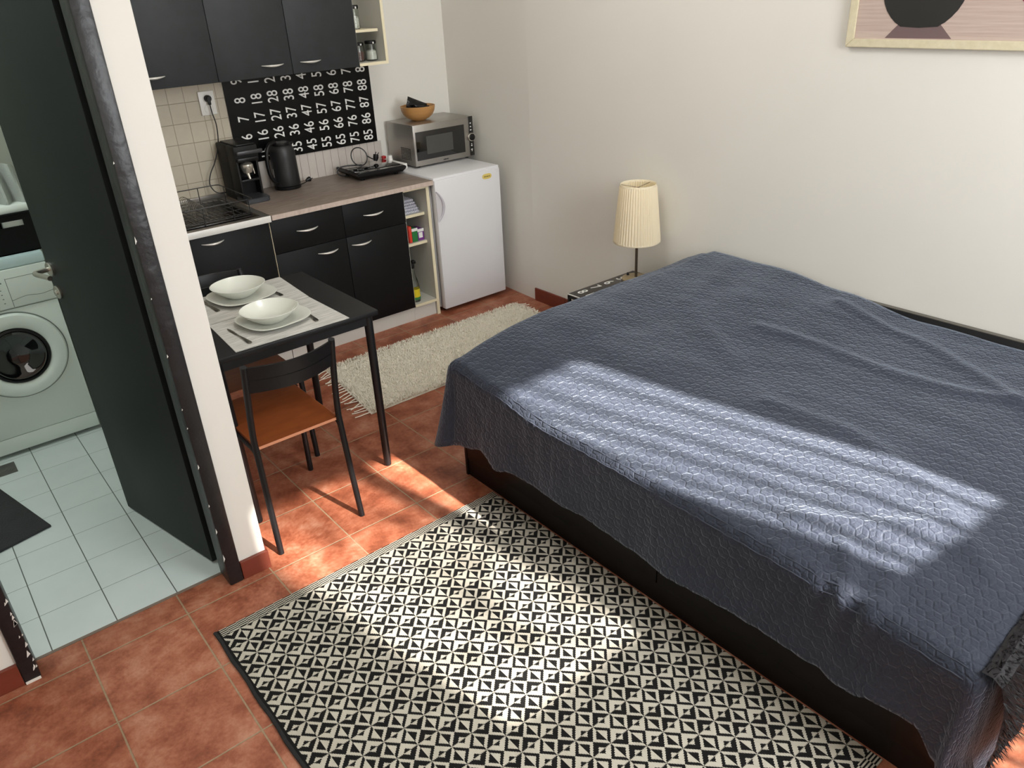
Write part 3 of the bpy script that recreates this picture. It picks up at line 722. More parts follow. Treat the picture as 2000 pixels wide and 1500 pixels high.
bmesh.ops.bevel(bm, geom=list(bm.edges), offset=.003, segments=2, affect='EDGES'); xf(bm, HM); obj('housing', bm, M['blackplastic'], t)
bm = B(); box(bm, hx0 + .008, hx1 - .008, hy0 + .065, hy1 - .008, .9212, .9245, bev=.001); xf(bm, HM); obj('glass_plate', bm, M['blackgloss'], t)
bm = B(); box(bm, hx0 + .008, hx1 - .008, hy0 + .006, hy0 + .062, .9212, .9228, bev=.0006); xf(bm, HM); obj('control_strip', bm, M['blackgloss'], t)
bm = B(); 
for k in range(14): box(bm, hx0 + .09 + k * .013, hx0 + .098 + k * .013, hy0 + .030, hy0 + .0345, .9228, .9231)
box(bm, hx0 + .02, hx1 - .02, hy0 + .0135, hy0 + .015, .9228, .9232); xf(bm, HM); obj('printed_symbols', bm, M['steel'], t)
for x, y in ((hx0 + .05, hy0 + .05), (hx1 - .05, hy0 + .05), (hx0 + .05, hy1 - .05), (hx1 - .05, hy1 - .05)):
    bm = B(); lathe(bm, x, y, [(.012, .8705), (.014, .887)], 14); xf(bm, HM); obj('foot', bm, M['blackplastic'], t)
bm = B(); pts = []
for k in range(25):
    a = 2 * PI * k / 24; pts.append((1.735 + .055 * math.cos(a), 2.16 + .02 * math.sin(a) + .0, .984 + .053 * math.sin(a)))
tube(bm, pts[:-1], .0038, 8, closed=True)
tube(bm, smooth_path([(1.745, 2.158, .932), (1.70, 2.17, .934), (1.64, 2.19, .936), (1.598, 2.20, .925), (1.588, 2.19, .897), (1.612, 2.17, .884), (1.645, 2.15, .884)]), .0042, 8)
tube(bm, smooth_path([(1.79, 2.165, .982), (1.83, 2.17, .955), (1.862, 2.18, .945)]), .0036, 8); obj('power_cord', bm, M['blackwire'], t)
bm = B(); tube(bm, [(1.858, 2.18, .935), (1.864, 2.18, .955), (1.868, 2.18, .975)], [.012, .018, .016], 12); tube(bm, [(1.872, 2.174, .97), (1.885, 2.172, .985)], .0026, 6); tube(bm, [(1.860, 2.174, .975), (1.866, 2.172, .992)], .0026, 6); obj('power_plug', bm, M['blackplastic'], t)
# power strip with plugs, right of the hob
t = thing('power_strip', 'white power strip with plugs squeezed behind the right end of the hob', 'power strip', (2.0, 2.24, 0.87))
bm = B(); box(bm, 1.962, 1.998, 2.02, 2.31, .882, .918, bev=.006); obj('housing', bm, M['socket'], t)
bm = B(); tube(bm, [(1.98, 2.20, .918), (1.98, 2.20, .948)], [.017, .014], 14); obj('plug', bm, M['socket'], t)
bm = B(); box(bm, 1.968, 1.992, 2.268, 2.295, .918, .936, bev=.004); obj('switch', bm, M['red'], t)

# ------------------------------------------------------------------ fridge
fx0, fx1, fy0, fz = 1.942, 2.449, 1.641, 0.880
t = thing('fridge', 'small white under counter fridge standing in the corner below the microwave', 'fridge', (2.19, 1.95, 0))
bxo('cabinet', (fx0 + .002, fx1 - .002, fy0 + .062, 2.24, 0.03, 0.850), M['fridge'], t, bev=.004)
bxo('top_panel', (fx0, fx1 + .002, fy0 + .012, 2.25, 0.852, fz), M['fridge'], t, bev=.006)
d = bxo('door', (fx0, fx1, fy0, fy0 + .048, 0.030, 0.866), M['fridge'], t, bev=.008)
bxo('gasket', (fx0 + .008, fx1 - .008, fy0 + .048, fy0 + .062, 0.035, 0.850), M['fridge_grey'], t)
bm = B(); pts = []; rs = []
for k in range(17):
    u = k / 16; z = 0.800 - u * .185; s = math.sin(PI * u)
    pts.append((fx0 + .004 + .046 * s ** .8, fy0 - .002 - .004 * s, z)); rs.append(.004 + .0045 * s)
tube(bm, pts, rs, 8); obj('grip', bm, flat('pale_grey_grip', (196, 192, 200), .35), d)
bm = B(); prism(bm, [(fx0 + .046 * math.sin(PI * k / 16) ** .8 * .92, .800 - .185 * k / 16) for k in range(17)], 'y', fy0 - .0012, fy0 + .001); obj('grip_recess', bm, flat('grip_recess_grey', (206, 203, 206), .4), d)
bm = B(); pts = []
for k in range(28):
    a = 2 * PI * k / 28; pts.append((2.343 + .036 * abs(math.cos(a)) ** .6 * (1 if math.cos(a) > 0 else -1), .826 + .0165 * abs(math.sin(a)) ** .8 * (1 if math.sin(a) > 0 else -1)))
prism(bm, pts, 'y', fy0 - .0022, fy0 + .001); bd = obj('badge', bm, M['logo_gold'], d)
bm = B()
for k, w in enumerate((.006, .004, .006, .005, .004, .006)): box(bm, 2.320 + k * .008, 2.320 + k * .008 + w, fy0 - .0028, fy0 - .002, .822, .829)
obj('badge_print', bm, M['logo_dark'], bd)
for x, y in ((fx0 + .05, 1.72), (fx1 - .05, 1.72), (fx0 + .05, 2.2), (fx1 - .05, 2.2)):
    bm = B(); lathe(bm, x, y, [(.018, 0.0005), (.018, .03)], 14); obj('foot', bm, M['blackplastic'], t)

# ------------------------------------------------------------------ microwave
mx0, mx1, my0, my1, mz0, mz1 = 2.030, 2.500, 1.968, 2.296, 0.893, 1.147
t = thing('microwave', 'stainless steel microwave with a black window and knob strip on top of the fridge', 'microwave', (2.26, 2.13, 0.88))
bxo('casing', (mx0 + .003, mx1 - .003, my0 + .02, my1, mz0, mz1), M['steel'], t, bev=.004)
f = bxo('front_panel', (mx0, mx1, my0, my0 + .020, mz0, mz1), M['steel'], t, bev=.003)
bxo('door_glass', (2.044, 2.424, my0 - .003, my0 + .002, 0.928, 1.104), M['blackgloss'], f, bev=.001)
bxo('viewing_window', (2.122, 2.328, my0 - .0036, my0 - .0025, 0.960, 1.071), flat('grey_window_mesh', (72, 72, 68), .35), f)
bxo('control_strip', (2.463, 2.497, my0 - .003, my0 + .002, 0.897, 1.148), M['blackgloss'], f, bev=.001)
bm = B(); lathe(bm, 2.476, 1.017, [(.026, my0 - .003), (.026, my0 - .012), (.022, my0 - .013)], 32, ax='y', cap=False); obj('knob_ring', bm, M['chrome'], f)
bm = B(); lathe(bm, 2.476, 1.017, [(.0218, my0 - .003), (.0218, my0 - .018), (.018, my0 - .020), (.001, my0 - .020)], 32, ax='y', cap=False); obj('knob', bm, M['blackplastic'], f)
bm = B()
for z, w in ((1.105, .006), (1.083, .006), (1.062, .007), (.972, .004), (.962, .006), (.937, .008), (.928, .004)): box(bm, 2.478 - w, 2.478 + w * .6, my0 - .0038, my0 - .0028, z - .003, z + .003)
obj('printed_symbols', bm, M['print_white'], f)
bm = B()
for k, w in enumerate((.005, .007, .005, .006, .005)): box(bm, 2.245 + k * .008, 2.245 + k * .008 + w, my0 - .0008, my0, .904, .911)
obj('brand_print', bm, M['blackplastic'], f)
bm = B()
for i in range(7):
    for j in range(8): box(bm, mx0 + .0022, mx0 + .0032, my0 + .055 + i * .017, my0 + .066 + i * .017, mz0 + .035 + j * .0095, mz0 + .0405 + j * .0095)
obj('side_vents', bm, M['blackmatte'], t)
for x, y in ((mx0 + .04, my0 + .04), (mx1 - .04, my0 + .04), (mx0 + .04, my1 - .04), (mx1 - .04, my1 - .04)):
    bm = B(); lathe(bm, x, y, [(.012, 0.8805), (.012, .894)], 12); obj('foot', bm, M['blackplastic'], t)

# bamboo bowl with black pouches
bx_, by_ = 2.190, 2.135
bm = B(); z0 = mz1 + .0005
lathe(bm, bx_, by_, [(.001, z0), (.040, z0), (.046, z0 + .004), (.072, z0 + .016), (.094, z0 + .036), (.107, z0 + .060), (.113, z0 + .090), (.109, z0 + .091), (.101, z0 + .060), (.088, z0 + .040), (.066, z0 + .022), (.001, z0 + .014)], 48, cap=False)
tag(obj('bamboo_bowl', bm, M['bamboo']), 'banded bamboo bowl on top of the microwave', 'bowl')
t = thing('black_pouch', 'glossy black foil pouch sticking out of the bamboo bowl', 'pouch', (bx_, by_, z0 + .02))
def pouch(c, u, v, w, h, th, seed, parent, name):
    rnd = random.Random(seed); bm = B(); u = Vector(u).normalized(); v = Vector(v); v = (v - u * v.dot(u)).normalized(); n_ = u.cross(v); N = 10; g = {}
    for s in (1, -1):
        for i in range(N + 1):
            for j in range(N + 1):
                a, b = i / N * 2 - 1, j / N * 2 - 1; k = (1 - a * a) * (1 - b * b)
                g[s, i, j] = bm.verts.new(Vector(c) + u * a * w + v * b * h + n_ * (s * (th * k ** .6 + .0006) + rnd.uniform(-.0016, .0016)))
    for s in (1, -1):
        for i in range(N):
            for j in range(N): bm.faces.new((g[s, i, j], g[s, i + 1, j], g[s, i + 1, j + 1], g[s, i, j + 1]))
    bmesh.ops.remove_doubles(bm, verts=bm.verts, dist=.0013)
    return obj(name, bm, M['foil'], parent)
pouch((bx_ + .0, by_ + .010, z0 + .088), (1, 0.1, -.42), (.25, .1, 1), .082, .036, .012, 1, t, 'pouch_body')
q = thing('black_packet', 'small black foil packet lying lower in the bamboo bowl', 'pouch', (bx_ - .02, by_ - .03, z0 + .03))
pouch((bx_ + .005, by_ - .025, z0 + .070), (1, -.2, -.15), (0, -.5, 1), .055, .028, .012, 5, q, 'packet_body')

# ------------------------------------------------------------------ dining table
tx0, tx1, ty0, ty1, tz = 0.045, 0.748, 0.319, 1.022, 0.745
t = thing('dining_table', 'black square dining table laid for two beside the white partition wall', 'table', (0.40, 0.67, 0))
bxo('tabletop', (tx0, tx1, ty0, ty1, tz - .022, tz), flat('black_table_foil', (23, 23, 24), .45, var=.12, spec=.3), t, bev=.003)
bm = B(); a = .022
box(bm, tx0 + a, tx1 - a, ty0 + a, ty0 + a + .018, tz - .062, tz - .022); box(bm, tx0 + a, tx1 - a, ty1 - a - .018, ty1 - a, tz - .062, tz - .022)
box(bm, tx0 + a, tx0 + a + .018, ty0 + a, ty1 - a, tz - .062, tz - .022); box(bm, tx1 - a - .018, tx1 - a, ty0 + a, ty1 - a, tz - .062, tz - .022)
obj('apron', bm, M['blackmetal'], t)
for lx, sx in ((tx1 - .034, 1), (tx0 + .034, -1)):
    for ly in (ty0 + .034, ty1 - .034):
        bm = B(); tube(bm, [(lx, ly, tz - .0225), (lx - sx * .010, ly - (.012 if ly < .6 else -.012), 0.006), (lx - sx * .010, ly - (.012 if ly < .6 else -.012), 0.0005)], [.0185, .0165, .015], 20); obj('leg', bm, M['blackmetal'], t)

# placemats
for i, (a, b, c, d, lb) in enumerate(((0.152, 0.626, 0.328, 0.662, 'grey woven placemat nearest the camera under the front plate and bowl'),
                                      (0.175, 0.634, 0.669, 1.016, 'grey woven placemat on the kitchen side of the table under the rear plate'))):
    bm = B(); r = random.Random(i)
    pts = [(a, c), (b, c), (b, d), (a, d)]
    if i == 0: pts = [(0.150, 0.333), (0.618, 0.323), (0.611, 0.664), (0.172, 0.668)]
    else: pts = [(0.176, 0.675), (0.612, 0.671), (0.634, 1.018), (0.190, 1.018)]
    prism(bm, pts, 'z', tz + .0003, tz + .0028)
    tag(obj('placemat', bm, M['placemat']), lb, 'placemat', 'grey woven placemats on the table')

# plates, bowls
def squarish(bm, cx, cy, prof, k, seg=64, rot=0.0):
    rings = []
    for r, h, sq in prof:
        ring = []
        for i in range(seg):
            a = 2 * PI * i / seg
            e = 2.0 + k * sq
            rr = r / ((abs(math.cos(a)) ** e + abs(math.sin(a)) ** e) ** (1 / e))
            ring.append(bm.verts.new((cx + rr * math.cos(a + rot), cy + rr * math.sin(a + rot), h)))
        rings.append(ring)
    for A, C in zip(rings, rings[1:]):
        for i in range(seg): bm.faces.new((A[i], A[(i + 1) % seg], C[(i + 1) % seg], C[i]))
    bm.faces.new(rings[0][::-1]); bm.faces.new(rings[-1])
zp = tz + .0032
def plate(cx, cy, label):
    bm = B(); z = zp
    squarish(bm, cx, cy, [(.072, z, .3), (.076, z + .002, .3), (.110, z + .0075, .7), (.134, z + .017, 1), (.1365, z + .0195, 1), (.133, z + .0205, 1), (.108, z + .0125, .7), (.075, z + .007, .3), (.05, z + .006, .1)], .85, rot=math.radians(8))
    return tag(obj('dinner_plate', bm, M['ceramic'], origin=(cx, cy, z)), label, 'plate', 'white plates on the placemats')
def bowl(cx, cy, label):
    bm = B(); z = zp + .0075
    squarish(bm, cx, cy, [(.046, z, 0), (.050, z + .002, 0), (.066, z + .012, .1), (.090, z + .030, .2), (.110, z + .049, .3), (.1135, z + .054, .3), (.1105, z + .0548, .3), (.104, z + .048, .3), (.084, z + .031, .2), (.060, z + .015, .1), (.040, z + .009, 0)], .5, rot=math.radians(20))
    return tag(obj('soup_bowl', bm, M['ceramic'], origin=(cx, cy, z)), label, 'bowl', 'white bowls on the plates')
plate(0.385, 0.523, 'white rounded square plate on the placemat nearest the camera')
plate(0.398, 0.880, 'white rounded square plate on the placemat closer to the kitchen cabinets')
bowl(0.370, 0.512, 'white porcelain bowl on the plate nearest the camera')
bowl(0.392, 0.890, 'white porcelain bowl on the plate closer to the kitchen cabinets')
def cutlery(kind, x, y, ang, label):
    """handle end at (x, y), pointing along +y"""
    z = tz + .0034
    bm = B(); n = 9
    prof = [(0.0, .0050), (.006, .0085), (.014, .0092), (.035, .0070), (.06, .0048), (.09, .0032), (.115, .0034)]
    prof += [(.130, .009), (.150, .0125), (.165, .0125)] if kind == 'fork' else [(.125, .0050), (.160, .0062), (.19, .0055), (.205, .002)]
    up = []; lo = []
    for d_, w in prof:
        zz = z + .0015 + .004 * math.sin(PI * min(1, d_ / .12)) * .8
        up.append((d_, w, zz))
    L = [bm.verts.new((x - w, y + d_, zz)) for d_, w, zz in up]; R_ = [bm.verts.new((x + w, y + d_, zz)) for d_, w, zz in up]
    Cc = [bm.verts.new((x, y + d_, zz + .0018)) for d_, w, zz in up]; Dn = [bm.verts.new((x, y + d_, zz - .0012)) for d_, w, zz in up]
    for S in range(len(up) - 1):
        for a_, b_ in ((L, Cc), (Cc, R_), (R_, Dn), (Dn, L)): bm.faces.new((a_[S], b_[S], b_[S + 1], a_[S + 1]))
    bm.faces.new((L[0], Dn[0], R_[0], Cc[0])); bm.faces.new((L[-1], Cc[-1], R_[-1], Dn[-1]))
    if kind == 'fork':
        for k in range(4): box(bm, x - .0122 + k * .0070, x - .0090 + k * .0070, y + .160, y + .200, z + .0005, z + .0022)
    xf(bm, rot_about(x, y, ang))
    return tag(obj('dinner_fork' if kind == 'fork' else 'table_knife', bm, M['cutlery'], origin=(x, y, z)), label, 'fork' if kind == 'fork' else 'knife', 'cutlery beside the plates')
cutlery('knife', 0.222, 0.366, math.radians(3), 'steel knife with rounded handle left of the front plate')
cutlery('knife', 0.506, 0.382, math.radians(-6), 'steel knife half hidden by the right rim of the front plate')
cutlery('fork', 0.258, 0.790, math.radians(4), 'steel fork at the left rim of the rear plate')
cutlery('knife', 0.532, 0.765, math.radians(3), 'dark steel knife showing between the rear plate and the front bowl')

# ------------------------------------------------------------------ chairs
def make_chair(label):
    """chair in the room, facing +y, rear legs at y=.084"""
    t = thing('dining_chair', label, 'chair', (0.247, 0.33, 0), 'black metal chairs at the dining table')
    xl, xr = 0.078, 0.416; yf = 0.552
    bm = B(); n = 8; pts = []
    sx0, sx1, sy0, sy1 = 0.084, 0.412, 0.128, 0.560
    r = .02
    for cx, cy, a0 in ((sx1 - r, sy1 - r, 0), (sx0 + r, sy1 - r, 90), (sx0 + .003, sy0 + .003, 180), (sx1 - .003, sy0 + .003, 270)):
        rr = r if cy > .3 else .003
        for k in range(5): aa = math.radians(a0 + k * 22.5); pts.append((cx + rr * math.cos(aa), cy + rr * math.sin(aa)))
    prism(bm, pts, 'z', 0.441, 0.453); s = obj('seat', bm, M['seatwood'], t)
    bm = B(); box(bm, sx0 + .003, sx1 - .003, sy0 - .0008, sy0 + .001, 0.4415, 0.4525); box(bm, sx1 - .001, sx1 + .0008, sy0 + .01, sy1 - .02, .4415, .4525); obj('seat_edge', bm, M['seatwood_edge'], s)
    for x, sgn in ((xl, -1), (xr, 1)):
        # rear leg and back post are one bent tube
        bm = B(); tube(bm, smooth_path([(x + sgn * .008, 0.084, 0.0005), (x + sgn * .004, 0.104, 0.20), (x, 0.122, 0.415), (x, 0.124, 0.50), (x - sgn * .002, 0.100, 0.64), (x - sgn * .004, 0.066, 0.800)], 6), .0118, 14); obj('leg', bm, M['blackmetal'], t)
        bm = B(); tube(bm, [(x + sgn * .004, 0.530, 0.437), (x + sgn * .008, 0.549, 0.0005)], .0118, 14); obj('leg', bm, M['blackmetal'], t)
        bm = B(); tube(bm, smooth_path([(x, 0.118, 0.395), (x, 0.150, 0.430), (x, 0.22, 0.434), (x, 0.535, 0.434)], 5), .008, 10); obj('seat_rail', bm, M['blackmetal'], t)
    bm = B(); tube(bm, [(xl, 0.50, .434), (xr, 0.50, .434)], .008, 10); obj('seat_rail', bm, M['blackmetal'], t)
    # curved double slat backrest
    for z0, z1 in ((0.744, 0.796), (0.690, 0.741)):
        bm = B(); N = 20; rows = []
        for i in range(N + 1):
            u = i / N; x = xl + .004 + (xr - xl - .008) * u; bow = -0.050 * math.sin(PI * u)
            row = []
            for z in (z0, z1):
                yb = 0.066 + (0.800 - z) * .235 + bow
                row += [(x, yb - .0045, z), (x, yb + .0045, z)]
            rows.append([bm.verts.new(p) for p in row])
        for A, C in zip(rows, rows[1:]):
            for a_, b_ in ((0, 1), (1, 3), (3, 2), (2, 0)): bm.faces.new((A[a_], A[b_], C[b_], C[a_]))
        bm.faces.new((rows[0][0], rows[0][2], rows[0][3], rows[0][1])); bm.faces.new((rows[-1][0], rows[-1][1], rows[-1][3], rows[-1][2]))
        bmesh.ops.bevel(bm, geom=[e for e in bm.edges if e.is_manifold and e.calc_face_angle(0) > .8], offset=.0012, segments=2, affect='EDGES')
        obj('back_slat', bm, M['blackmetal'], t)
    return t
chair = make_chair('black metal chair with brown seat, back towards the camera, at the near table edge')
far = chair.copy(); COL.objects.link(far); far.location = (0.325, 0.855, 0); far.rotation_euler = (0, 0, PI)
far['label'] = 'black metal chair across the table, its brown seat pushed under the tabletop'
for ch in list(chair.children):
    c = ch.copy(); COL.objects.link(c); c.parent = far
    for g in ch.children:
        e = g.copy(); COL.objects.link(e); e.parent = c

# ------------------------------------------------------------------ bed
BX0, BY0, BY1 = 0.920, -1.994, 0.033
t = thing('bed', 'dark brown wooden bed base with drawers below the slate bedspread', 'bed', (1.7, -1.0, 0))
bm = B(); box(bm, BX0 + .006, 2.470, BY0 + .016, BY1 - .016, 0.0, 0.085); obj('plinth', bm, M['wood_dark'], t)
bm = B(); box(bm, BX0 + .018, 2.480, BY0 + .016, BY1 - .016, 0.085, 0.330); obj('carcass', bm, M['wood_dark'], t)
for y0, y1 in ((-1.990, -1.059), (-1.055, 0.015)):
    bxo('drawer', (BX0, BX0 + .017, y0, y1, 0.088, 0.330), M['wood_dark'], t, bev=.0015)
bxo('end_panel', (BX0 - .001, 2.48, BY1 - .015, BY1, 0.0, 0.345), M['wood_dark'], t, bev=.0015)
bxo('end_panel', (BX0 - .001, 2.48, BY0 - .003, BY0 + .013, 0.0, 0.345), flat('brown_end_panel', (48, 34, 30), .4, var=.2, spec=.2), t, bev=.0015)
bm = B(); box(bm, 2.488, 2.508, -2.10, 0.033, 0.10, 0.603, bev=.002); obj('backboard', bm, flat('black_bed_backboard', (22, 22, 24), .45, var=.1), t)
bxo('backboard_edge', (2.486, 2.509, -2.10, 0.033, 0.603, 0.606), flat('grey_edge', (92, 88, 80), .5), t)
bm = B(); box(bm, 0.985, 2.44, -1.965, 0.0, 0.331, 0.425, bev=.04, seg=3)
tag(obj('mattress', bm, flat('white_ticking', (220, 218, 212), .9)), 'mattress hidden under the slate bedspread', 'mattress')

def lerp_tab(tab, v):
    if v <= tab[0][0]: return tab[0][1]
    for (a, x), (b, y) in zip(tab, tab[1:]):
        if v <= b:
            u = (v - a) / (b - a); u = u * u * (3 - 2 * u); return x + (y - x) * u
    return tab[-1][1]
ZN = [(-2.1, .455), (-1.75, .475), (-1.45, .490), (-1.0, .497), (-.5, .500), (-.2, .535), (.02, .560)]        # near edge height
ZWL = [(-2.1, .545), (-1.5, .572), (-1.1, .578), (-.75, .622), (-.45, .652), (-.05, .655), (.02, .630)]        # wall side height
ZMID = [(-2.1, .520), (-1.5, .560), (-.9, .580), (-.4, .610), (-.1, .635), (.02, .628)]                        # height about x=1.5
RC = .050
xe, ye, yn = 0.945, 0.020, -1.990
def seg_d(px, py, ax, ay, bx, by):
    vx, vy = bx - ax, by - ay; u = max(0, min(1, ((px - ax) * vx + (py - ay) * vy) / (vx * vx + vy * vy)))
    return math.hypot(px - ax - u * vx, py - ay - u * vy), u
RIDGE = [([(2.36, -.80), (2.27, -1.24), (2.137, -1.51), (2.068, -1.63), (1.93, -1.80)], .012, .030),
         ([(1.93, -.70), (1.973, -.943), (1.976, -1.267), (2.012, -1.50), (2.068, -1.63)], .011, .030),
         ([(1.47, -1.05), (1.50, -1.35), (1.40, -1.66), (1.20, -1.90)], .008, .035),
         ([(2.40, -.20), (1.9, -.35), (1.62, -.8)], .006, .05),
         ([(1.05, -1.45), (1.14, -1.62), (1.25, -1.72)], .012, .030),
         ([(.96, -1.66), (1.04, -1.60)], .012, .022), ([(.95, -1.76), (1.03, -1.74)], .010, .02)]
from mathutils import noise as _n
def top_z(x, y):
    u = (x - xe) / 1.50
    a, b, c = lerp_tab(ZN, y), lerp_tab(ZMID, y), lerp_tab(ZWL, y)
    if u < .38:
        w = max(0, u) / .38; z = a + (b - a) * math.sin(w * PI / 2)
    else:
        w = min(1, (u - .38) / .62); w = w * w * (3 - 2 * w); z = b + (c - b) * w
    for pts, h, s in RIDGE:
        d = min(seg_d(x, y, *p, *q)[0] for p, q in zip(pts, pts[1:]))
        if d < s * 3: z += h * math.exp(-(d / s) ** 2)
    z += .006 * _n.noise(Vector((x * 3, y * 3, 1.7))) + .0035 * _n.noise(Vector((x * 9, y * 7, 4.2)))
    # puckers along the near seam
    e = math.exp(-max(0, x - xe) / .10)
    z += .0045 * e * _n.noise(Vector((x * 10, y * 34, .3)))
    return z
HEM = [(-2.02, .285), (-1.984, .283), (-1.92, .222), (-1.81, .225), (-1.76, .262), (-1.475, .262), (-1.06, .277), (-.60, .270), (-.36, .292), (-.266, .330), (-.17, .300), (-.05, .345), (.02, .365)]
def hem_len(y): return lerp_tab(HEM, y) + RC * (PI / 2 - 1) + .015
bm = B(); uvl = None
NA, NB, NX, NY = 30, 26, 96, 150
xs_top = [(i / NX) for i in range(NX + 1)]
def hang(rho, Lr, fl):
    q = RC * PI / 2
    if rho < q: return RC * math.sin(rho / RC), RC * (1 - math.cos(rho / RC))
    e = rho - q
    return RC + fl * e * (e / (Lr + .001)) , RC + e * (1 - .5 * (fl * e / (Lr + .001)) ** 2)
cols = [('o', i / NA) for i in range(NA, 0, -1)] + [('t', i / NX) for i in range(NX + 1)]
rows = [('n', i / NB) for i in range(NB, 0, -1)] + [('t', i / NY) for i in range(NY + 1)] + [('f', i / NB) for i in range(1, NB + 1)]
grid = []; uvs = []
Lfar = .36; Lnear = .50
for rk, rv in rows:
    ty = rv if rk == 't' else (0 if rk == 'n' else 1)
    y_in = yn + (ye - yn) * ty
    line = []; lu = []
    for ck, cv in cols:
        x_in = xe if ck == 'o' else xe + (2.484 - xe) * cv
        a = b = 0.0
        if ck == 'o': a = cv * (hem_len(y_in) if rk == 't' else hem_len(y_in))
        if rk == 'f': b = rv * Lfar
        if rk == 'n': b = rv * Lnear
        z = top_z(x_in, y_in)
        if a == 0 and b == 0: p = Vector((x_in, y_in, z))
        elif b == 0:
            L = hem_len(y_in); h, d = hang(a, L, .10)
            k = min(1, a / L); amp = .011 * k * k
            wv_ = amp * (_n.noise(Vector((y_in * 5.2, 3.3, 0))) * 1.6 + .5 * math.sin(y_in * 21 + 1)) + .0035 * _n.noise(Vector((y_in * 24, a * 8, 5))) * min(1, a / .05)
            g = math.exp(-((y_in + 1.70) / .10) ** 2)                       # gathered spot near the camera end
            wv_ += g * (.014 * math.sin(y_in * 85) * min(1, a / .06) * max(0, 1 - a / .22))
            p = Vector((x_in - h - wv_, y_in, z - d))
        elif a == 0:
            L = Lfar if rk == 'f' else Lnear; h, d = hang(b, L, .06 if rk == 'f' else .0)
            s = 1 if rk == 'f' else -1; k = b / L
            wv_ = .010 * k * k * _n.noise(Vector((x_in * 5, 9.1, 0))) * 2
            p = Vector((x_in, y_in + s * (h + wv_), z - d))
        else:
            s = 1 if rk == 'f' else -1; th = math.atan2(b, a); L = (Lfar if rk == 'f' else Lnear)
            mx = max(a / hem_len(y_in), b / L)
            base = hem_len(y_in) * math.cos(th) ** 2 + L * math.sin(th) ** 2
            k = 1 + ((.10 if rk == 'f' else .26) * math.sin(2 * th) ** 2)
            rho = mx * base * k
            h, d = hang(rho, base, .10 * math.cos(th) ** 2 if rk == 'n' else .10)
            fold = math.sin(2 * th) ** 2 * (rho / base)
            h += (.085 if rk == 'f' else .03) * fold + (.02 * math.sin(6 * th) * (rho / base) ** 2 if rk == 'f' else .015 * math.sin(7 * th) * (rho / base) ** 2)
            if rk == 'f': hy = h
            else:
                q_ = max(0, min(1, (d - .26) / .14)); hy = min(h, RC) + .05 * q_ * q_ * (3 - 2 * q_)
            p = Vector((x_in - h * math.cos(th), y_in + s * hy * math.sin(th), z - d))
        line.append(bm.verts.new(p))
        lu.append((x_in - a, y_in + (b if rk == 'f' else -b)))
    grid.append(line); uvs.append(lu)
uvl = bm.loops.layers.uv.new('UVMap'); look = {}
for L_, U_ in zip(grid, uvs):
    for v_, u_ in zip(L_, U_): look[v_] = u_
for A, C in zip(grid, grid[1:]):
    for k in range(len(A) - 1):
        f = bm.faces.new((A[k], A[k + 1], C[k + 1], C[k]))
        for lp in f.loops: lp[uvl].uv = look[lp.vert]
o = obj('bedspread', bm, M['quilt']); o.data.polygons.foreach_set('use_smooth', [True] * len(o.data.polygons))
for e in o.data.edges: e.use_edge_sharp = False
sm = o.modifiers.new('thickness', 'SOLIDIFY'); sm.thickness = .006; sm.offset = 0
tag(o, 'slate blue quilted bedspread draped over the whole bed', 'bedspread')
# the stitched seam running along the near edge
bm = B(); pts = []
for i in range(160):
    y = ye - (ye - yn) * i / 159; h, d = hang(.058, hem_len(y), .1); pts.append((xe - h - .0035, y, top_z(xe, y) - d))
tube(bm, pts, .0016, 5); pts2 = []
for i in range(160):
    y = ye - (ye - yn) * i / 159; h, d = hang(.030, hem_len(y), .1); pts2.append((xe - h - .0035, y, top_z(xe, y) - d + .0015))
tube(bm, pts2, .0014, 5)
obj('edge_piping', bm, flat('slate_thread', (58, 63, 76), .6), o)

# black fur throw over the end of the bed near the camera
t = None
bm = B(); rnd = random.Random(3); N1, N2 = 26, 60; g = []
def fur_pt(u, v):
    """u 0..1 along x, v 0..1 from the top of the bed over the end and down"""
    x = 0.985 + (2.3 - .985) * v_x(u)
    return x
base_pts = []
for i in range(N2 + 1):
    x = 0.914 + 1.35 * (i / N2); zt = top_z(max(x, xe), -1.99) + .018; row = []
    prof = [(-2.015, zt - .014), (-2.040, zt - .014), (-2.062, zt - .028), (-2.076, zt - .060), (-2.084, zt - .10), (-2.088, zt - .15), (-2.088, zt - .20), (-2.086, zt - .25 - .03 * min(1, i / 8)), (-2.084, zt - .29 - .05 * min(1, i / 8))]
    for j, (y, z) in enumerate(prof):
        row.append(Vector((x + .008 * _n.noise(Vector((x * 9, y * 9, z * 9))), y + .008 * _n.noise(Vector((x * 14, z * 12, 2))), z + .01 * _n.noise(Vector((x * 12, y * 5, 7))))))
    base_pts.append(row)
vs = [[bm.verts.new(p) for p in r] for r in base_pts]
for A, C in zip(vs, vs[1:]):
    for k in range(len(A) - 1): bm.faces.new((A[k], A[k + 1], C[k + 1], C[k]))
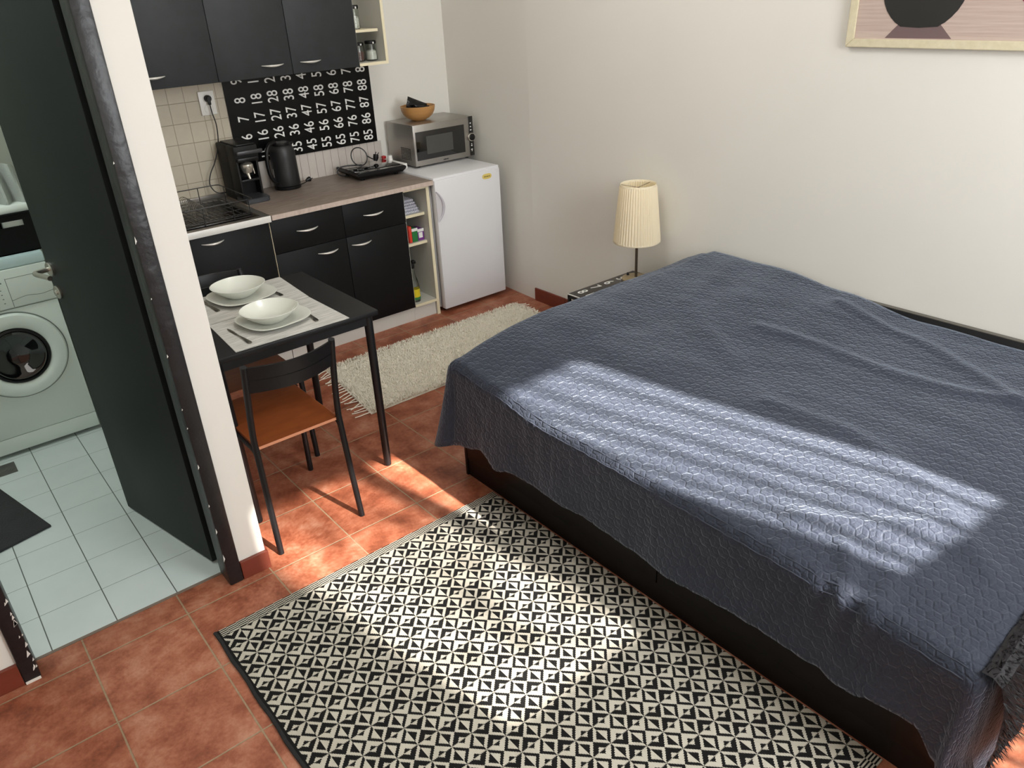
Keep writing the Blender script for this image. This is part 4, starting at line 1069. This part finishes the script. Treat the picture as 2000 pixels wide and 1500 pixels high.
# fur tufts
for i in range(N2):
    for j in range(8):
        for q_ in range(9):
            a, b = rnd.random(), rnd.random(); P0 = base_pts[i][j].lerp(base_pts[i + 1][j], a).lerp(base_pts[i][j + 1].lerp(base_pts[i + 1][j + 1], a), b)
            nrm = (base_pts[i + 1][j] - base_pts[i][j]).cross(base_pts[i][j + 1] - base_pts[i][j]).normalized()
            if nrm.y > 0 and j > 3: nrm = -nrm
            if nrm.z < 0 and j <= 3: nrm = -nrm
            d = (nrm + Vector((rnd.uniform(-.8, .8), rnd.uniform(-.3, .3) - .2, rnd.uniform(-.5, .2) - .5))).normalized() * rnd.uniform(.014, .028)
            w = Vector((rnd.uniform(-1, 1), rnd.uniform(-1, 1), rnd.uniform(-.4, .4))).normalized() * .0022
            bm.faces.new((bm.verts.new(P0 - w), bm.verts.new(P0 + w), bm.verts.new(P0 + d)))
tag(obj('fur_throw', bm, M['fur'], smooth=False), 'shaggy black fur throw hanging over the bed corner nearest the camera', 'throw')

# ------------------------------------------------------------------ nightstand and lamp
t = thing('nightstand', 'square black glass bedside table printed with white numbers, on thin black legs', 'nightstand', (2.22, 0.27, 0))
nx0, nx1, ny0, ny1, nz = 1.972, 2.478, 0.140, 0.500, 0.430
bxo('glass_top', (nx0 + .006, nx1, ny0, ny1, nz - .006, nz), flat('black_printed_glass_top', (20, 18, 18), .2, var=.1), t, bev=.001)
bm = B()
for x0, x1, y0, y1 in ((nx0, nx1, ny1 - .014, ny1), (nx0, nx1, ny0, ny0 + .014), (nx0, nx0 + .014, ny0, ny1), (nx1 - .014, nx1, ny0, ny1)): box(bm, x0, x1, y0, y1, nz - .022, nz - .0065)
obj('frame', bm, M['blackmetal'], t)
bxo('glass_edge_glint', (nx0 + .001, nx0 + .006, ny0 + .01, ny1 - .002, nz - .005, nz - .0005), M['print_white'], t)  # white strip painted as the highlight along the glass chamfer
for x, y in ((nx0, ny0), (nx0, ny1 - .014), (nx1 - .014, ny0), (nx1 - .014, ny1 - .014)):
    bxo('leg', (x, x + .014, y, y + .014, 0.0005, nz - .022), M['blackmetal'], t)
bm = B()
for r, u in enumerate((8, 7, 6, 5)):
    xc = 2.050 + r * .0985
    for tens in range(4):
        text_into(bm, str(tens * 10 + u), (0, -1, 0), (1, 0, 0), (xc, 0.462 if tens == 0 else 0.483 - tens * .100, nz + .0006), .068, sx=.74, depth=.0004, bold=.0004)
obj('printed_numbers', bm, M['print_white'], t, smooth=False)
lx, ly = 2.378, 0.386
t = thing('table_lamp', 'table lamp with a cream pleated shade standing on the number printed bedside table', 'lamp', (lx, ly, nz))
bm = B(); lathe(bm, lx, ly, [(.001, nz + .0012), (.076, nz + .0012), (.078, nz + .004), (.077, nz + .012), (.070, nz + .015), (.012, nz + .017), (.001, nz + .017)], 48, cap=False); obj('base', bm, M['lampbase'], t)
bm = B(); tube(bm, [(lx, ly, nz + .015), (lx, ly, .80)], .0075, 16); obj('stem', bm, M['lampstem'], t)
bm = B(); n = 192; zb, ztp, rb, rt = .648, .955, .125, .093
A_, C_, mids = [], [], []
prof = [(0, rb + .001, 0), (.022, rb - .001, .2), (.03, rb - .002, 1), (.955, rt + .002, 1), (.965, rt + .001, .2), (1, rt, 0)]
rings = []
for h, r, am in prof:
    ring = []
    for k in range(n):
        a = 2 * PI * k / n; rr = r + am * .0030 * math.cos(a * 48)
        ring.append(bm.verts.new((lx + rr * math.cos(a), ly + rr * math.sin(a), zb + (ztp - zb) * h)))
    rings.append(ring)
for P1, P2 in zip(rings, rings[1:]):
    for k in range(n): bm.faces.new((P1[k], P1[(k + 1) % n], P2[(k + 1) % n], P2[k]))
o = obj('lamp_shade', bm, M['shade'], t); md = o.modifiers.new('thickness', 'SOLIDIFY'); md.thickness = .0015
bm = B(); lathe(bm, lx, ly, [(.014, .80), (.016, .83), (.028, .86), (.030, .885), (.020, .91), (.001, .915)], 24); obj('bulb', bm, flat('frosted_bulb', (244, 240, 228), .4), t)
bm = B()
for k in range(3):
    a = 2 * PI * k / 3; tube(bm, [(lx, ly, .935), (lx + (rt - .003) * math.cos(a), ly + (rt - .003) * math.sin(a), .946)], .0014, 6)
tube(bm, [(lx, ly, .80), (lx, ly, .937)], .003, 8); obj('shade_ring', bm, M['lampstem'], t)
bm = B(); tube(bm, [(lx - .005, ly + .055, nz + .014), (lx - .005, ly + .055, nz + .030)], [.009, .004], 10); obj('switch', bm, M['blackplastic'], t)

# ------------------------------------------------------------------ rugs
bm = B(); box(bm, -0.281, 0.916, -1.862, -0.160, 0.0005, 0.0065, bev=.002)
tag(obj('patterned_rug', bm, M['rug']), 'black and ecru flatweave rug of nested squares beside the bed', 'rug')
rg = bpy.data.objects['patterned_rug']
bm = B(); tube(bm, [(-0.281, -0.161, .005)] + [(-0.281 + .002 * math.sin(i * 1.7), -0.160 - i * .0567, .005) for i in range(1, 30)] + [(-0.281, -1.861, .005)], .0062, 8, flat_z=.7); obj('bound_edge', bm, flat('black_binding', (26, 27, 27), .9, bump=.6, bscale=300), rg)

# shaggy runner
SH = [(0.885, 0.800), (2.345, 0.800), (2.362, 1.430), (0.955, 1.440)]
def shp(u, v):
    a = Vector(SH[0]).lerp(Vector(SH[1]), u); b = Vector(SH[3]).lerp(Vector(SH[2]), u); p = a.lerp(b, v)
    return p
t = thing('shaggy_runner', 'ecru shaggy runner rug with fringed ends in front of the kitchen cabinets', 'rug', (1.6, 1.12, 0))
bm = B(); NU, NV = 70, 30; g = []
for i in range(NU + 1):
    r = []
    for j in range(NV + 1):
        u, v = i / NU, j / NV; p = shp(u, v); ed = min(1, min(u * 30, (1 - u) * 30, v * 12, (1 - v) * 12))
        wob = .007 * _n.noise(Vector((u * 16, v * 3, 2)))
        r.append(bm.verts.new((p.x, p.y + (wob if j in (0, NV) else 0), .002 + .011 * ed ** .5 + .003 * _n.noise(Vector((p.x * 25, p.y * 25, 0))))))
    g.append(r)
for A, C in zip(g, g[1:]):
    for k in range(NV): bm.faces.new((A[k], A[k + 1], C[k + 1], C[k]))
bl = [bm.verts.new((shp(u, v).x, shp(u, v).y, .0005)) for u, v in ((0, 0), (1, 0), (1, 1), (0, 1))]; bm.faces.new(bl[::-1])
obj('backing', bm, M['shag'], t)
bm = B(); rnd = random.Random(11)
for i in range(30000):
    u, v = rnd.random(), rnd.random(); p = shp(u, v)
    if rnd.random() < .04: v = rnd.choice((0.002, .998)); p = shp(u, v)
    z0 = .009; a = rnd.random() * 2 * PI; L = rnd.uniform(.010, .024); lean = rnd.uniform(.4, 1.2)
    d = Vector((math.cos(a) * lean, math.sin(a) * lean, 1)).normalized() * L
    w = Vector((-math.sin(a), math.cos(a), 0)) * rnd.uniform(.0012, .0022)
    P0 = Vector((p.x, p.y, z0)); m = P0 + d * .55 + Vector((0, 0, .003))
    q1, q2, q3, q4, q5 = P0 - w, P0 + w, m + w, m - w, P0 + d
    V5 = [bm.verts.new(q) for q in (q1, q2, q3, q4, q5)]
    bm.faces.new((V5[0], V5[1], V5[2], V5[3])); bm.faces.new((V5[3], V5[2], V5[4]))
pl = obj('pile', bm, M['shag'], t, smooth=False); pl['kind'] = 'stuff'
for end in (0, 1):
    bm = B(); rnd = random.Random(20 + end)
    for k in range(21):
        p = shp(end, (k + .5) / 21); s = -1 if end == 0 else 1; L = rnd.uniform(.055, .085) if end == 0 else rnd.uniform(.03, .065); an = rnd.uniform(-.5, .35)
        pts = [(p.x, p.y, .006), (p.x + s * L * .35, p.y + an * L * .3, .006), (p.x + s * L * .7, p.y + an * L * .75, .004), (p.x + s * L, p.y + an * L * 1.1, .0045)]
        tube(bm, smooth_path(pts, 4), [.0032] * 4 + [.0026] * 8 + [.0040], 6)
    fr = obj('fringe', bm, M['shag'], t)

# ------------------------------------------------------------------ picture on the right wall
px = 2.496
t = thing('framed_picture', 'framed painting of a dark vase on a striped ground above the bed', 'picture', (2.51, -1.25, 1.62))
py0, py1, pz0, pz1 = -0.588, -1.92, 1.618, 2.42
fw = .030
for nm, pts in (('frame_rail', [(py0, pz0), (py1, pz0), (py1 + fw, pz0 + fw), (py0 - fw, pz0 + fw)]), ('frame_rail', [(py0, pz1), (py1, pz1), (py1 + fw, pz1 - fw), (py0 - fw, pz1 - fw)]),
                ('frame_stile', [(py0, pz0), (py0, pz1), (py0 - fw, pz1 - fw), (py0 - fw, pz0 + fw)]), ('frame_stile', [(py1, pz0), (py1, pz1), (py1 + fw, pz1 - fw), (py1 + fw, pz0 + fw)])):
    bm = B(); prism(bm, pts, 'x', px, XR - .001); bmesh.ops.bevel(bm, geom=list(bm.edges), offset=.002, segments=2, affect='EDGES'); obj(nm, bm, M['frame_wood'], t)
bm = B(); prism(bm, [(py0 - fw, pz0 + fw), (py1 + fw, pz0 + fw), (py1 + fw, pz1 - fw), (py0 - fw, pz1 - fw)], 'x', px + .010, px + .014); cv = obj('canvas', bm, M['canvas'], t)
bm = B(); vz = 1.698; pts = []
R0 = [(.078, 0), (.092, .008), (.112, .026), (.130, .048), (.143, .072), (.153, .100), (.165, .140), (.172, .180), (.170, .225), (.150, .262), (.118, .285), (.09, .295)]
pts = [(-.865 - r, vz + h) for r, h in R0] + [(-.865 + r, vz + h) for r, h in reversed(R0)]
pts = [(-.865 + .07, vz - .006), (-.865, vz - .010), (-.865 - .07, vz - .006)] + pts
prism(bm, pts, 'x', px + .0085, px + .0099); obj('painted_vase', bm, flat('dark_olive_paint', (32, 32, 30), .6, var=.35, scale=6), cv)
bm = B(); prism(bm, [(-.742, 1.652), (-.990, 1.652), (-.945, 1.698), (-.785, 1.698)], 'x', px + .0092, px + .0099); obj('painted_reflection', bm, flat('mauve_paint', (112, 92, 92), .7), cv)
bm = B(); prism(bm, [(-1.200 + .20 * math.cos(a * .3) * (.16 + .05 * math.sin(a * 3)), 1.815 + .045 * math.sin(a * .6283) ) for a in range(10)][:3] or [], 'x', px + .0088, px + .0099) if False else None
bm.free()
bm = B(); prism(bm, [(-1.225 + .034 * math.cos(2 * PI * k / 14) * (1 + .15 * math.sin(k * 2.5)), 1.802 + .044 * math.sin(2 * PI * k / 14) * (1 + .12 * math.cos(k * 3))) for k in range(14)], 'x', px + .0088, px + .0099); obj('painted_petal', bm, flat('burgundy_paint', (120, 26, 66), .6), cv)

# ------------------------------------------------------------------ bathroom door and things
H = Vector((-0.152, 0.208, 0)); E = Vector((-0.290, 0.820, 0)); dv = (E - H).normalized(); nv = Vector((dv.y, -dv.x, 0)); 
if nv.x > 0: nv = -nv                                        # normal pointing out of the visible face
DL = 0.632
def dpt(s, off, z): q = H + dv * s + nv * off; return Vector((q.x, q.y, z))
def dbox(bm, s0, s1, o0, o1, z0, z1, bev=0.0):
    ang = math.atan2(dv.y, dv.x)
    Mx = Matrix.Translation(H) @ Matrix(((dv.x, nv.x, 0, 0), (dv.y, nv.y, 0, 0), (0, 0, 1, 0), (0, 0, 0, 1)))
    box(bm, s0, s1, o0, o1, z0, z1, bev=bev, M4=Mx)
t = thing('bathroom_door', 'black door standing open into the tiled bathroom with a steel lever handle', 'door', tuple(H))
bm = B(); dbox(bm, 0.0, DL, -.038, 0.0, 0.008, 2.05, .002); obj('door_leaf', bm, M['door_black'], t)
hs, hz = DL - .028, 1.072
def disc(s, z, r, o0, o1, name, mat, seg=32, parent=None):
    bm = B(); n = seg; A_ = []
    rings = [[(r * .985 if k else r, o0)], ]
    pr = [(r, o0), (r, o1 - .003), (r - .003, o1), (.001, o1)]
    R = [[bm.verts.new(dpt(s + a_ * math.cos(2 * PI * i / n), o_, z + a_ * math.sin(2 * PI * i / n))) for i in range(n)] for a_, o_ in pr]
    for P1, P2 in zip(R, R[1:]):
        for i in range(n): bm.faces.new((P1[i], P1[(i + 1) % n], P2[(i + 1) % n], P2[i]))
    return obj(name, bm, mat, parent)
ro = disc(hs, hz, .026, 0.0, .011, 'handle_rosette', M['satin'], parent=t)
bm = B(); tube(bm, smooth_path([dpt(hs, .010, hz), dpt(hs, .040, hz), dpt(hs - .004, .056, hz), dpt(hs - .020, .062, hz), dpt(hs - .065, .058, hz), dpt(hs - .115, .055, hz)], 5), .0088, 14); obj('lever', bm, M['satin'], ro)
ro = disc(hs - .002, hz - .088, .025, 0.0, .010, 'key_rosette', M['satin'], parent=t)
disc(hs - .002, hz - .088, .010, .0100, .016, 'thumb_turn', M['satin'], 20, ro)
# washing machine
wx0, wx1, wy, wz = -0.792, -0.192, 1.659, 0.932
t = thing('washing_machine', 'white front loading washing machine behind the open bathroom door', 'washing machine', (-0.49, 1.9, 0))
bxo('cabinet', (wx0 + .002, wx1 - .002, wy + .006, 2.20, 0.018, 0.885), M['wm_white'], t, bev=.006)
bxo('front_panel', (wx0 + .002, wx1 - .002, wy, wy + .007, 0.100, 0.705), M['wm_white'], t, bev=.003)
bxo('kick_panel', (wx0 + .002, wx1 - .002, wy + .001, wy + .007, 0.022, 0.098), M['wm_white'], t, bev=.003)
bxo('top_panel', (wx0, wx1, wy + .002, 2.21, 0.886, wz), flat('blue_white_top', (200, 222, 224), .35), t, bev=.006)
p = bxo('control_panel', (wx0 + .002, wx1 - .002, wy - .004, wy + .007, 0.709, 0.884), M['wm_white'], t, bev=.004)
bm = B(); box(bm, -0.3725, -0.3700, wy - .0046, wy - .0038, 0.712, 0.846); box(bm, -0.370, -0.215, wy - .0046, wy - .0038, 0.8425, 0.8445)
box(bm, -0.79, -0.196, wy - .0046, wy - .0038, 0.7055, 0.7085); tube(bm, smooth_path([(-.370, wy - .0042, .742), (-.31, wy - .0042, .752), (-.25, wy - .0042, .745), (-.198, wy - .0042, .752)]), .0012, 6)
obj('panel_seams', bm, M['wm_line'], p)
bm = B()
for k in range(5): box(bm, -0.405, -0.399, wy - .0046, wy - .0038, .735 + k * .020, .739 + k * .020)
for k, w in enumerate((.006, .008, .005, .007, .006)): box(bm, -0.435 + k * .010, -0.435 + k * .010 + w, wy - .0046, wy - .0038, .826, .833)
obj('printed_symbols', bm, M['wm_line'], p)
bm = B(); lathe(bm, -0.455, 0.785, [(.026, wy - .004), (.026, wy - .020), (.022, wy - .022), (.001, wy - .022)], 32, ax='y', cap=False); obj('programme_knob', bm, M['chrome'], p)
wcx, wcz = -0.425, 0.488
bm = B(); lathe(bm, wcx, wcz, [(.2085, wy - .0005), (.2085, wy - .006), (.204, wy - .006), (.204, wy - .0005)], 72, ax='y', cap=False); obj('door_seam', bm, M['wm_line'], t)
bm = B(); lathe(bm, wcx, wcz, [(.2035, wy - .001), (.2030, wy - .012), (.196, wy - .022), (.170, wy - .027), (.146, wy - .022), (.134, wy - .014), (.132, wy - .004)], 72, ax='y', cap=False); d = obj('porthole_ring', bm, M['wm_white'], t)
bm = B(); lathe(bm, wcx, wcz, [(.1335, wy - .010), (.130, wy - .020), (.121, wy - .022), (.116, wy - .012)], 64, ax='y', cap=False); obj('porthole_gasket', bm, M['blackplastic'], d)
bm = B(); lathe(bm, wcx, wcz, [(.120, wy - .016), (.108, wy - .026), (.085, wy - .022), (.060, wy - .006), (.04, wy - .003), (.001, wy - .002)], 64, ax='y', cap=False); obj('porthole_glass', bm, M['blackgloss'], d)
for x, y in ((wx0 + .06, 1.72), (wx1 - .06, 1.72), (wx0 + .06, 2.14), (wx1 - .06, 2.14)):
    bm = B(); lathe(bm, x, y, [(.02, 0.001), (.02, .019)], 14); obj('foot', bm, M['blackplastic'], t)
# basket and its contents
t = thing('laundry_basket', 'black plastic basket with a slot handle on the washing machine', 'basket', (-0.32, 1.85, wz))
bx0, bx1, byy0, byy1, bz0, bz1 = -0.62, -0.165, 1.700, 2.06, wz + .001, 1.108
bm = B()
hx = [-0.315, -0.222, 1.052, 1.078]
box(bm, bx0, bx1, byy0, byy0 + .006, bz0, hx[2]); box(bm, bx0, bx1, byy0, byy0 + .006, hx[3], bz1)
box(bm, bx0, hx[0] , byy0, byy0 + .006, hx[2], hx[3]); box(bm, hx[1], bx1, byy0, byy0 + .006, hx[2], hx[3])
box(bm, bx0, bx0 + .006, byy0, byy1, bz0, bz1); box(bm, bx1 - .006, bx1, byy0, byy1, bz0, bz1); box(bm, bx0, bx1, byy1 - .006, byy1, bz0, bz1); box(bm, bx0, bx1, byy0, byy1, bz0, bz0 + .005)
obj('basket_body', bm, M['basket'], t)
bm = B(); tube(bm, rect_path(bx0 - .002, bx1 + .002, byy0 - .002, byy1 + .002, bz1, .01), .005, 8, closed=True); obj('rim', bm, M['basket'], t)
t = thing('white_container', 'white lidded container standing in the black basket', 'container', (-0.235, 1.76, wz + .007))
bxo('container_body', (-0.300, -0.178, 1.715, 1.80, wz + .007, 1.098), flat('white_container_plastic', (226, 232, 224), .4), t, bev=.012)
bxo('container_lid', (-0.304, -0.174, 1.711, 1.804, 1.099, 1.143), flat('white_container_lid', (230, 236, 230), .4), t, bev=.014)
bm = B(); N1, N2 = 30, 26; g = []
for i in range(N1 + 1):
    r = []
    for j in range(N2 + 1):
        u, v = i / N1, j / N2; x = -0.45 + .285 * u
        th = -PI * .15 + v * PI * 1.25; rr = .11 + .012 * math.sin(u * 14 + v * 3); drop = max(0, v - .62) * .34
        y = 1.90 - .15 * math.cos(PI * (1 - v)) * .9 if v < .5 else 1.90 - .14 * math.sin((v - .5) * PI) - .01
        z = 1.06 + .23 * math.sin(PI * min(v, .55) / 1.1) - max(0, v - .55) * .42
        z += .012 * math.sin(u * 9 + v * 2) - .035 * max(0, math.sin(u * 26)) ** 3 * (1 if v > .5 else .3) + .012 * _n.noise(Vector((u * 6, v * 6, 2)))
        y += .030 * math.sin(u * 26 + .6 * math.sin(v * 5))
        r.append(bm.verts.new((x, max(y, 1.722), z)))
    g.append(r)
for A, C in zip(g, g[1:]):
    for k in range(N2): bm.faces.new((A[k], A[k + 1], C[k + 1], C[k]))
o = obj('hand_towel', bm, M['towel']); md = o.modifiers.new('thickness', 'SOLIDIFY'); md.thickness = .012
tag(o, 'grey towel bunched up in the black basket', 'towel')
# bath mat and drain
bm = B(); Mx = rot_about(-0.573, 0.908, math.radians(14)); r = .004
box(bm, -0.573 - .52, -0.573, 0.908, 0.908 + .62, 0.0008, 0.0125, bev=.004); xf(bm, Mx)
tag(obj('bath_mat', bm, M['mat']), 'charcoal bath mat on the white tiled floor', 'bath mat')
t = thing('floor_drain', 'square steel floor drain in the white tiles at the washing machine', 'drain', (-0.655, 1.57, 0))
bxo('drain_plate', (-0.712, -0.598, 1.500, 1.610, 0.0006, 0.0030), M['steel_dark'], t)
bm = B()
for r in (.018, .032, .044): lathe(bm, -0.655, 1.555, [(r, .0031), (r + .005, .0031), (r + .005, .0040), (r, .0040)], 28, cap=False)
obj('grate', bm, M['steel_dark'], t)

# ------------------------------------------------------------------ unseen ceiling lamp, added to even out the room light
t = thing('added_fill_lamp', 'unseen round ceiling lamp added to brighten the room', 'lamp', (1.1, 0.1, 3.15))
bm = B(); lathe(bm, 1.1, 0.1, [(.001, 3.15), (.14, 3.155), (.18, 3.19), (.18, 3.249), (.001, 3.249)], 40, cap=False); obj('fill_lamp_dome', bm, M['socket'], t)
light('added_fill_light', 'POINT', (1.1, 0.1, 2.9), (0, 0, -1), 28, (1.0, 0.985, 0.96), shadow_soft_size=0.24)  # fill light added to brighten the far walls
